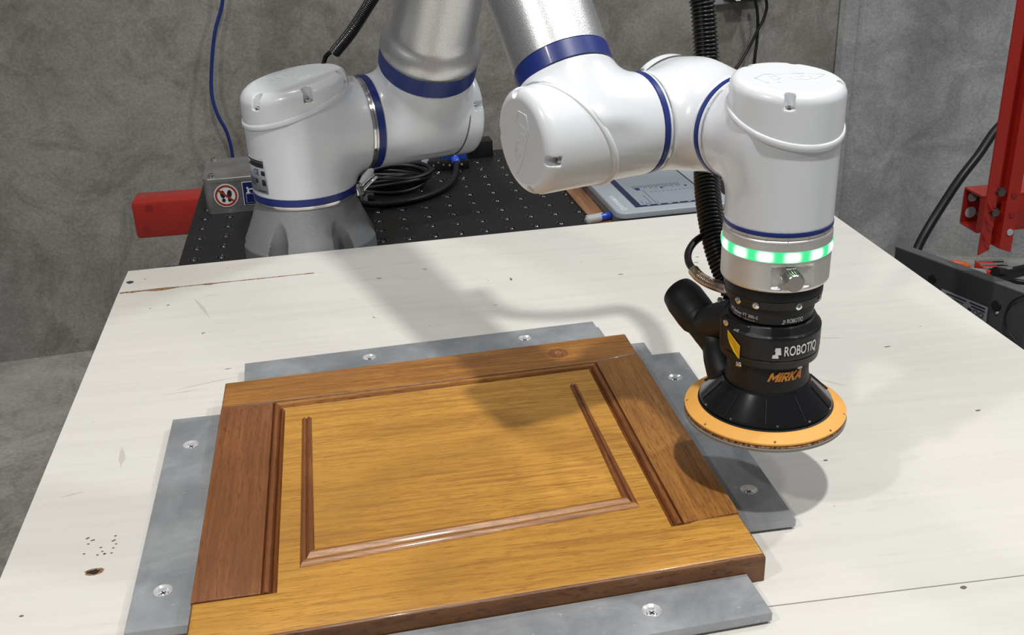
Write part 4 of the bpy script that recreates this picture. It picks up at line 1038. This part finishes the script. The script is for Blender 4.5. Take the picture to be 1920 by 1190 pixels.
scn = prect('screen', sxL, sxR, syB, syT, PZ-.001, PZ+.0004, 'screen_grey', PT); scn['label'] = 'grey lit touch screen'
prect('side_bar', sxL, sxL+.0115, syB, syT, PZ, PZ+.0007, 'navy_ink', scn)
prect('bottom_bar', sxL+.0115, sxR, syB, syB+.007, PZ, PZ+.0007, 'navy_ink', scn)
prect('frame_line', sxR-.0015, sxR+.0012, syB, syT, PZ, PZ+.0006, 'black_ink', scn)
for k in range(7): prect('icon', sxL+.022+k*.018, sxL+.026+k*.018+.002*(k % 3), syB+.0022, syB+.0048, PZ+.0005, PZ+.0009, 'label_grey', scn)
wS = sxR-sxL
for k in range(18):
    x = sxL+.028+k*(wS-.05)/18; L_ = .010+.012*random.random(); prect('text_row', x, x+.0016, syB+.105-L_+.006, syB+.105+.008, PZ, PZ+.0007, 'screen_ink', scn)
for k in range(3): prect('blue_tab', sxL+.030+k*.045, sxL+.037+k*.045-.003*(k > 0), syB+.088, syB+.100-.006*(k > 0), PZ, PZ+.0008, 'sign_blue', scn)
for x, y0, y1 in ((.040, .012, .085), (.032, .012, .058), (.018, .014, .030), (.024, .012, .022), (.044, .011, .018), (.028, .012, .018)): prect('rule_line', sxL+x, sxL+x+.0011, syB+y0, syB+y1, PZ, PZ+.0007, 'screen_ink', scn)
for k in range(14): prect('text_row', sxL+.05+k*.0075, sxL+.054+k*.0075, syB+.072, syB+.0735, PZ, PZ+.0007, 'screen_ink', scn)
text_flat('lettering', 'ELITE ROBOTS', .0095, np.array([*pq(.0165, .032), PZ+.0001]), eyy, -exx, 'white_ink', PT, width=.062)
obj('round_mark', torus_arc('round_mark', (*pq(.0165, .021), PZ+.0002), Z, .0052, .0006, 24, 6), 'white_ink', PT)

# ------------------------------------------------------------------ red machine frame
def plate_box(nm, lo, hi, mat, parent, bev=.002):
    lo = np.array(lo); hi = np.array(hi); return obj(nm, box(nm, (lo+hi)/2, (hi-lo)/2, None, bev), mat, parent)
zt = -.10
L0 = gz(247, 377, zt); 
RL = thing('red_beam', 'red steel box beam sticking out at the left behind the black table', 'beam', (-.2, 2.35, FZ))
bh = .084; ly0 = 2.310; ly1 = 2.385; lx0 = -.465; lx1 = .25
plate_box('beam_tube', (lx0, ly0, zt-bh), (lx1, ly1, zt), 'red_paint', RL, .008)
for px_, py_ in ((279, 391), (274, 432)):
    d = ray(px_, py_); k = (ly0-d[1]*0)/d[1]; p = CAMC+d*k
    obj('bolt_hole', lathe('bolt_hole', (p[0], ly0-.0004, p[2]), (0, 1, 0), [(0, .0085), (.0008, .0085)], 20), 'red_dark', RL)
for x in (-.05, .2): plate_box('support_leg', (x-.03, ly0+.01, FZ), (x+.03, ly1-.01, zt-bh), 'red_paint', RL, .004)
# right: hanging channel upright and its cross beam
RR = thing('red_cross_beam', 'short red steel box beam with an open end at the right edge behind the upright', 'beam', (1.6, 1.93, FZ))
x0 = 1.250; y0_ = 1.900; y1_ = 1.965; th = .005; zb_ = zt-.080
plate_box('top_wall', (x0, y0_, zt-th), (2.1, y1_, zt), 'red_paint', RR, .0015)
plate_box('bottom_wall', (x0, y0_, zb_), (2.1, y1_, zb_+th), 'red_paint', RR, .0015)
plate_box('front_wall', (x0, y0_, zb_+th), (2.1, y0_+th, zt-th), 'red_paint', RR, .001)
plate_box('back_wall', (x0, y1_-th, zb_+th), (2.1, y1_, zt-th), 'red_dark', RR, .001)
for z, rx in ((zt-.022, .010), (zt-.055, .012)):
    obj('bolt_hole', lathe('bolt_hole', (x0+.018, y1_-th-.001, z), (0, -1, 0), [(0, rx), (.0008, rx)], 20), 'grey_plastic', RR)
    obj('bolt', lathe('bolt', (x0+.034, y0_+th, z-.004), (0, 1, 0), [(0, .006), (.050, .006)], 12), 'dark_steel', RR)
for x in (1.72, 2.05): plate_box('support_leg', (x-.03, y0_+.004, FZ), (x+.03, y1_-.004, zb_), 'red_paint', RR, .004)
UP = thing('red_upright', 'red steel channel upright with bolts and bolt holes at the right edge', 'post', (1.31, 1.88, -.26))
def upx(px_, py_, y): d = ray(px_, py_); k = y/d[1]; return CAMC+d*k
ub = upx(1833, 470, 1.80); ubr = upx(1893, 478, 1.80)
ux0, ux1 = ub[0], ub[0]+.068; uz = ub[2]-.006
prof = [(0, 0), (.020, .004), (.0235, .026), (.0445, .026), (.048, .004), (.068, 0), (.068, -.0045), (.0445, -.001), (.0405, .021), (.0275, .021), (.0235, -.001), (0, -.0045)]
V = []; n = len(prof)
for z in (uz, 1.6):
    for x, y in prof: V.append((ux0+x, 1.80+y, z+(0 if z > 0 else (.012*abs((x-.034)/.034)*-1+.010))))
F = [(i, (i+1) % n, n+(i+1) % n, n+i) for i in range(n)]+[tuple(range(n)), tuple(range(n, 2*n))[::-1]]
obj('channel', sharp(fix(mesh('channel', V, F)), 30), 'red_paint', UP)
for dx, z, m, r in ((.010, .45, 'red_dark', .005), (.010, .31, 'red_dark', .005), (.058, .36, 'red_dark', .004), (.058, .22, 'red_dark', .004), (.060, uz+.040, 'grey_plastic', .0065), (.058, uz+.075, 'red_dark', .005), (.056, uz+.115, 'red_dark', .005), (.060, .06, 'red_dark', .004)):
    obj('bolt_hole', lathe('bolt_hole', (ux0+dx, 1.80-.0052+(.0 if dx > .05 else .002), z), (0, 1, 0), [(0, r), (.002, r)], 16), m, UP)
for dx, z in ((.026, uz+.125), (.020, uz+.085)):
    b_ = obj('bolt', lathe('bolt', (ux0+dx, 1.80-.010, z), (0, 1, 0), [(0, .0045), (.001, .0085), (.008, .0085), (.012, .006), (.020, .006)], 6), 'dark_steel', UP)
for z in (uz+.04, uz+.075, uz+.105):
    c = np.array([ux0+.004, 1.795, z]); obj('hook_tab', tube('hook_tab', [c, c+np.array([.003, -.004, -.008]), c+np.array([.008, -.006, -.014]), c+np.array([.014, -.004, -.017])], .0016, 6), 'red_paint', UP)

# grey controller panel standing on the floor
zc = -.30
c0 = gz(1678, 464, zc); c1_ = gz(1932, 556, zc); dv = (c1_-c0); Lc = np.linalg.norm(dv); dv /= Lc; nv = np.cross(dv, Z)
if nv[0] < 0: nv = -nv
CB = thing('controller_cabinet', 'dark grey slim controller cabinet with a rating label at the right of the board', 'cabinet', tuple((c0+c1_)/2*np.array([1, 1, 0])+np.array([0, 0, FZ])))
ctr = (c0+c1_)/2+nv*.014; ctr[2] = (zc+FZ)/2
obj('cabinet_body', box('cabinet_body', ctr, (Lc/2, .013, (zc-FZ)/2), [dv, nv, Z], .002), 'controller_grey', CB)
tpz = (c0+c1_)/2+nv*.014; obj('top_flange', box('top_flange', (tpz[0], tpz[1], zc+.001), (Lc/2+.001, .0135, .0022), [dv, nv, Z], .001), 'controller_edge', CB)
def onc(px_, py_):
    d = ray(px_, py_); n_ = nv; k = (n_@(c0-CAMC))/(n_@d); return CAMC+d*k
q = [onc(1766, 541), onc(1853, 576), onc(1848, 612), onc(1762, 566)]
lbl = obj('rating_label', flat_poly('rating_label', q, .0008, -nv), 'label_grey', CB)
def lerp(a, b, t_): return a*(1-t_)+b*t_
def lq(s, t_): return lerp(lerp(q[3], q[2], s), lerp(q[0], q[1], s), t_)-nv*.001
for s_0, s_1, ta, tb, m in ((.12, .55, .80, .88, 'black_ink'), (.12, .50, .62, .67, 'black_ink'), (.62, .95, .82, .90, 'black_ink'), (.66, .95, .66, .74, 'black_ink'), (.15, .45, .45, .50, 'black_ink'), (.45, .62, .30, .36, 'black_ink'), (.6, .68, .42, .55, 'black_ink')):
    obj('print_line', flat_poly('print_line', [lq(s_0, ta), lq(s_1, ta), lq(s_1, tb), lq(s_0, tb)], .0003, -nv), m, lbl)
for s_ in (.76, .88): obj('print_ring', torus_arc('print_ring', lq(s_, .45), nv, .0055, .001, 20, 6), 'black_ink', lbl)
for a_, r_ in (((1748, 523), .010), ((1868, 573), .012), ((1870, 586), .003)):
    obj('latch', lathe('latch', onc(*a_)-nv*.0005, -nv, [(-.002, r_), (.002, r_*.9)], 12), 'black_rubber' if r_ > .005 else 'grey_plastic', CB)
cable('floor_cable', 'thin black cable looping down over the face of the grey controller cabinet', [onc(1925, 552)-nv*.006, onc(1900, 565)-nv*.006, onc(1888, 590)-nv*.006, onc(1890, 612)-nv*.006, onc(1905, 635)-nv*.006, onc(1920, 660)-nv*.006, onc(1945, 700)-nv*.006], .0020)

# long black cable from the upright down behind the cabinet
cable('power_cable', 'thick black cable sweeping down from behind the red upright along the grey wall', [at(1885, 225, 2.75), at(1862, 250, 2.75), at(1835, 290, 2.74), at(1800, 335, 2.72), at(1770, 380, 2.71), at(1745, 420, 2.70), at(1722, 462, 2.70), at(1700, 520, 2.70), at(1690, 600, 2.72)], .0115)
# orange clamp items on the floor
zfz = FZ
def fl_(x, y, dz=0): return gz(x, y, zfz+dz)
cable('orange_strap', 'curved orange plastic strip on the concrete floor behind the grey cabinet', [fl_(1772, 494, .008), fl_(1785, 493, .012), fl_(1800, 494, .012), fl_(1812, 498, .010), fl_(1816, 503, .008)], .010, 'orange_plastic')
bpy.data.objects['orange_strap']['category'] = 'strap'
cf = fl_(1851, 519)
RP = thing('red_connector', 'red plug connector with silver contacts on the concrete floor at the right', 'connector', tuple(cf))
xr = np.array([.98, -.15, 0]); yr = np.array([.15, .98, 0])
obj('shell', box('shell', cf+Z*.022, (.028, .055, .021), [xr, yr, Z], .004), 'red_plastic', RP)
for k in range(3): obj('contact', box('contact', cf+xr*(.015)+yr*(-.040+k*.034)+Z*(.047), (.045, .007, .004), [xr, yr, Z], .001), 'chrome', RP)
obj('silver_tail', tube('silver_tail', [fl_(1815, 503, .02), fl_(1828, 509, .05), fl_(1845, 511, .06)], [.004, .012, .012], 8), 'grey_plastic', RP)
cable('floor_lead', 'black lead running right from the red connector across the floor, the thicker upper one', [fl_(1866, 509, .05), fl_(1885, 511, .03), fl_(1905, 508, .022), fl_(1940, 500, .02)], .017)
cable('floor_lead', 'thinner black lead running right from the red connector, the lower one', [fl_(1864, 522, .05), fl_(1880, 524, .03), fl_(1900, 526, .012), fl_(1940, 531, .01)], .008)

# the table and what stands on it sit a little lower and further back than first laid out
for o in list(COL.objects):
    if o.parent is None and o.name.split('.')[0] in ('worktable', 'junction_box', 'relay_module', 'module_cable', 'sensor_block', 'terminal_connector', 'cable_coil', 'toggle_clamp', 'wood_strip', 'wood_offcut', 'marker_pen', 'teach_pendant'):
        o.location = tuple(ksp(tuple(o.location))); o.scale = (KS, KS, KS)
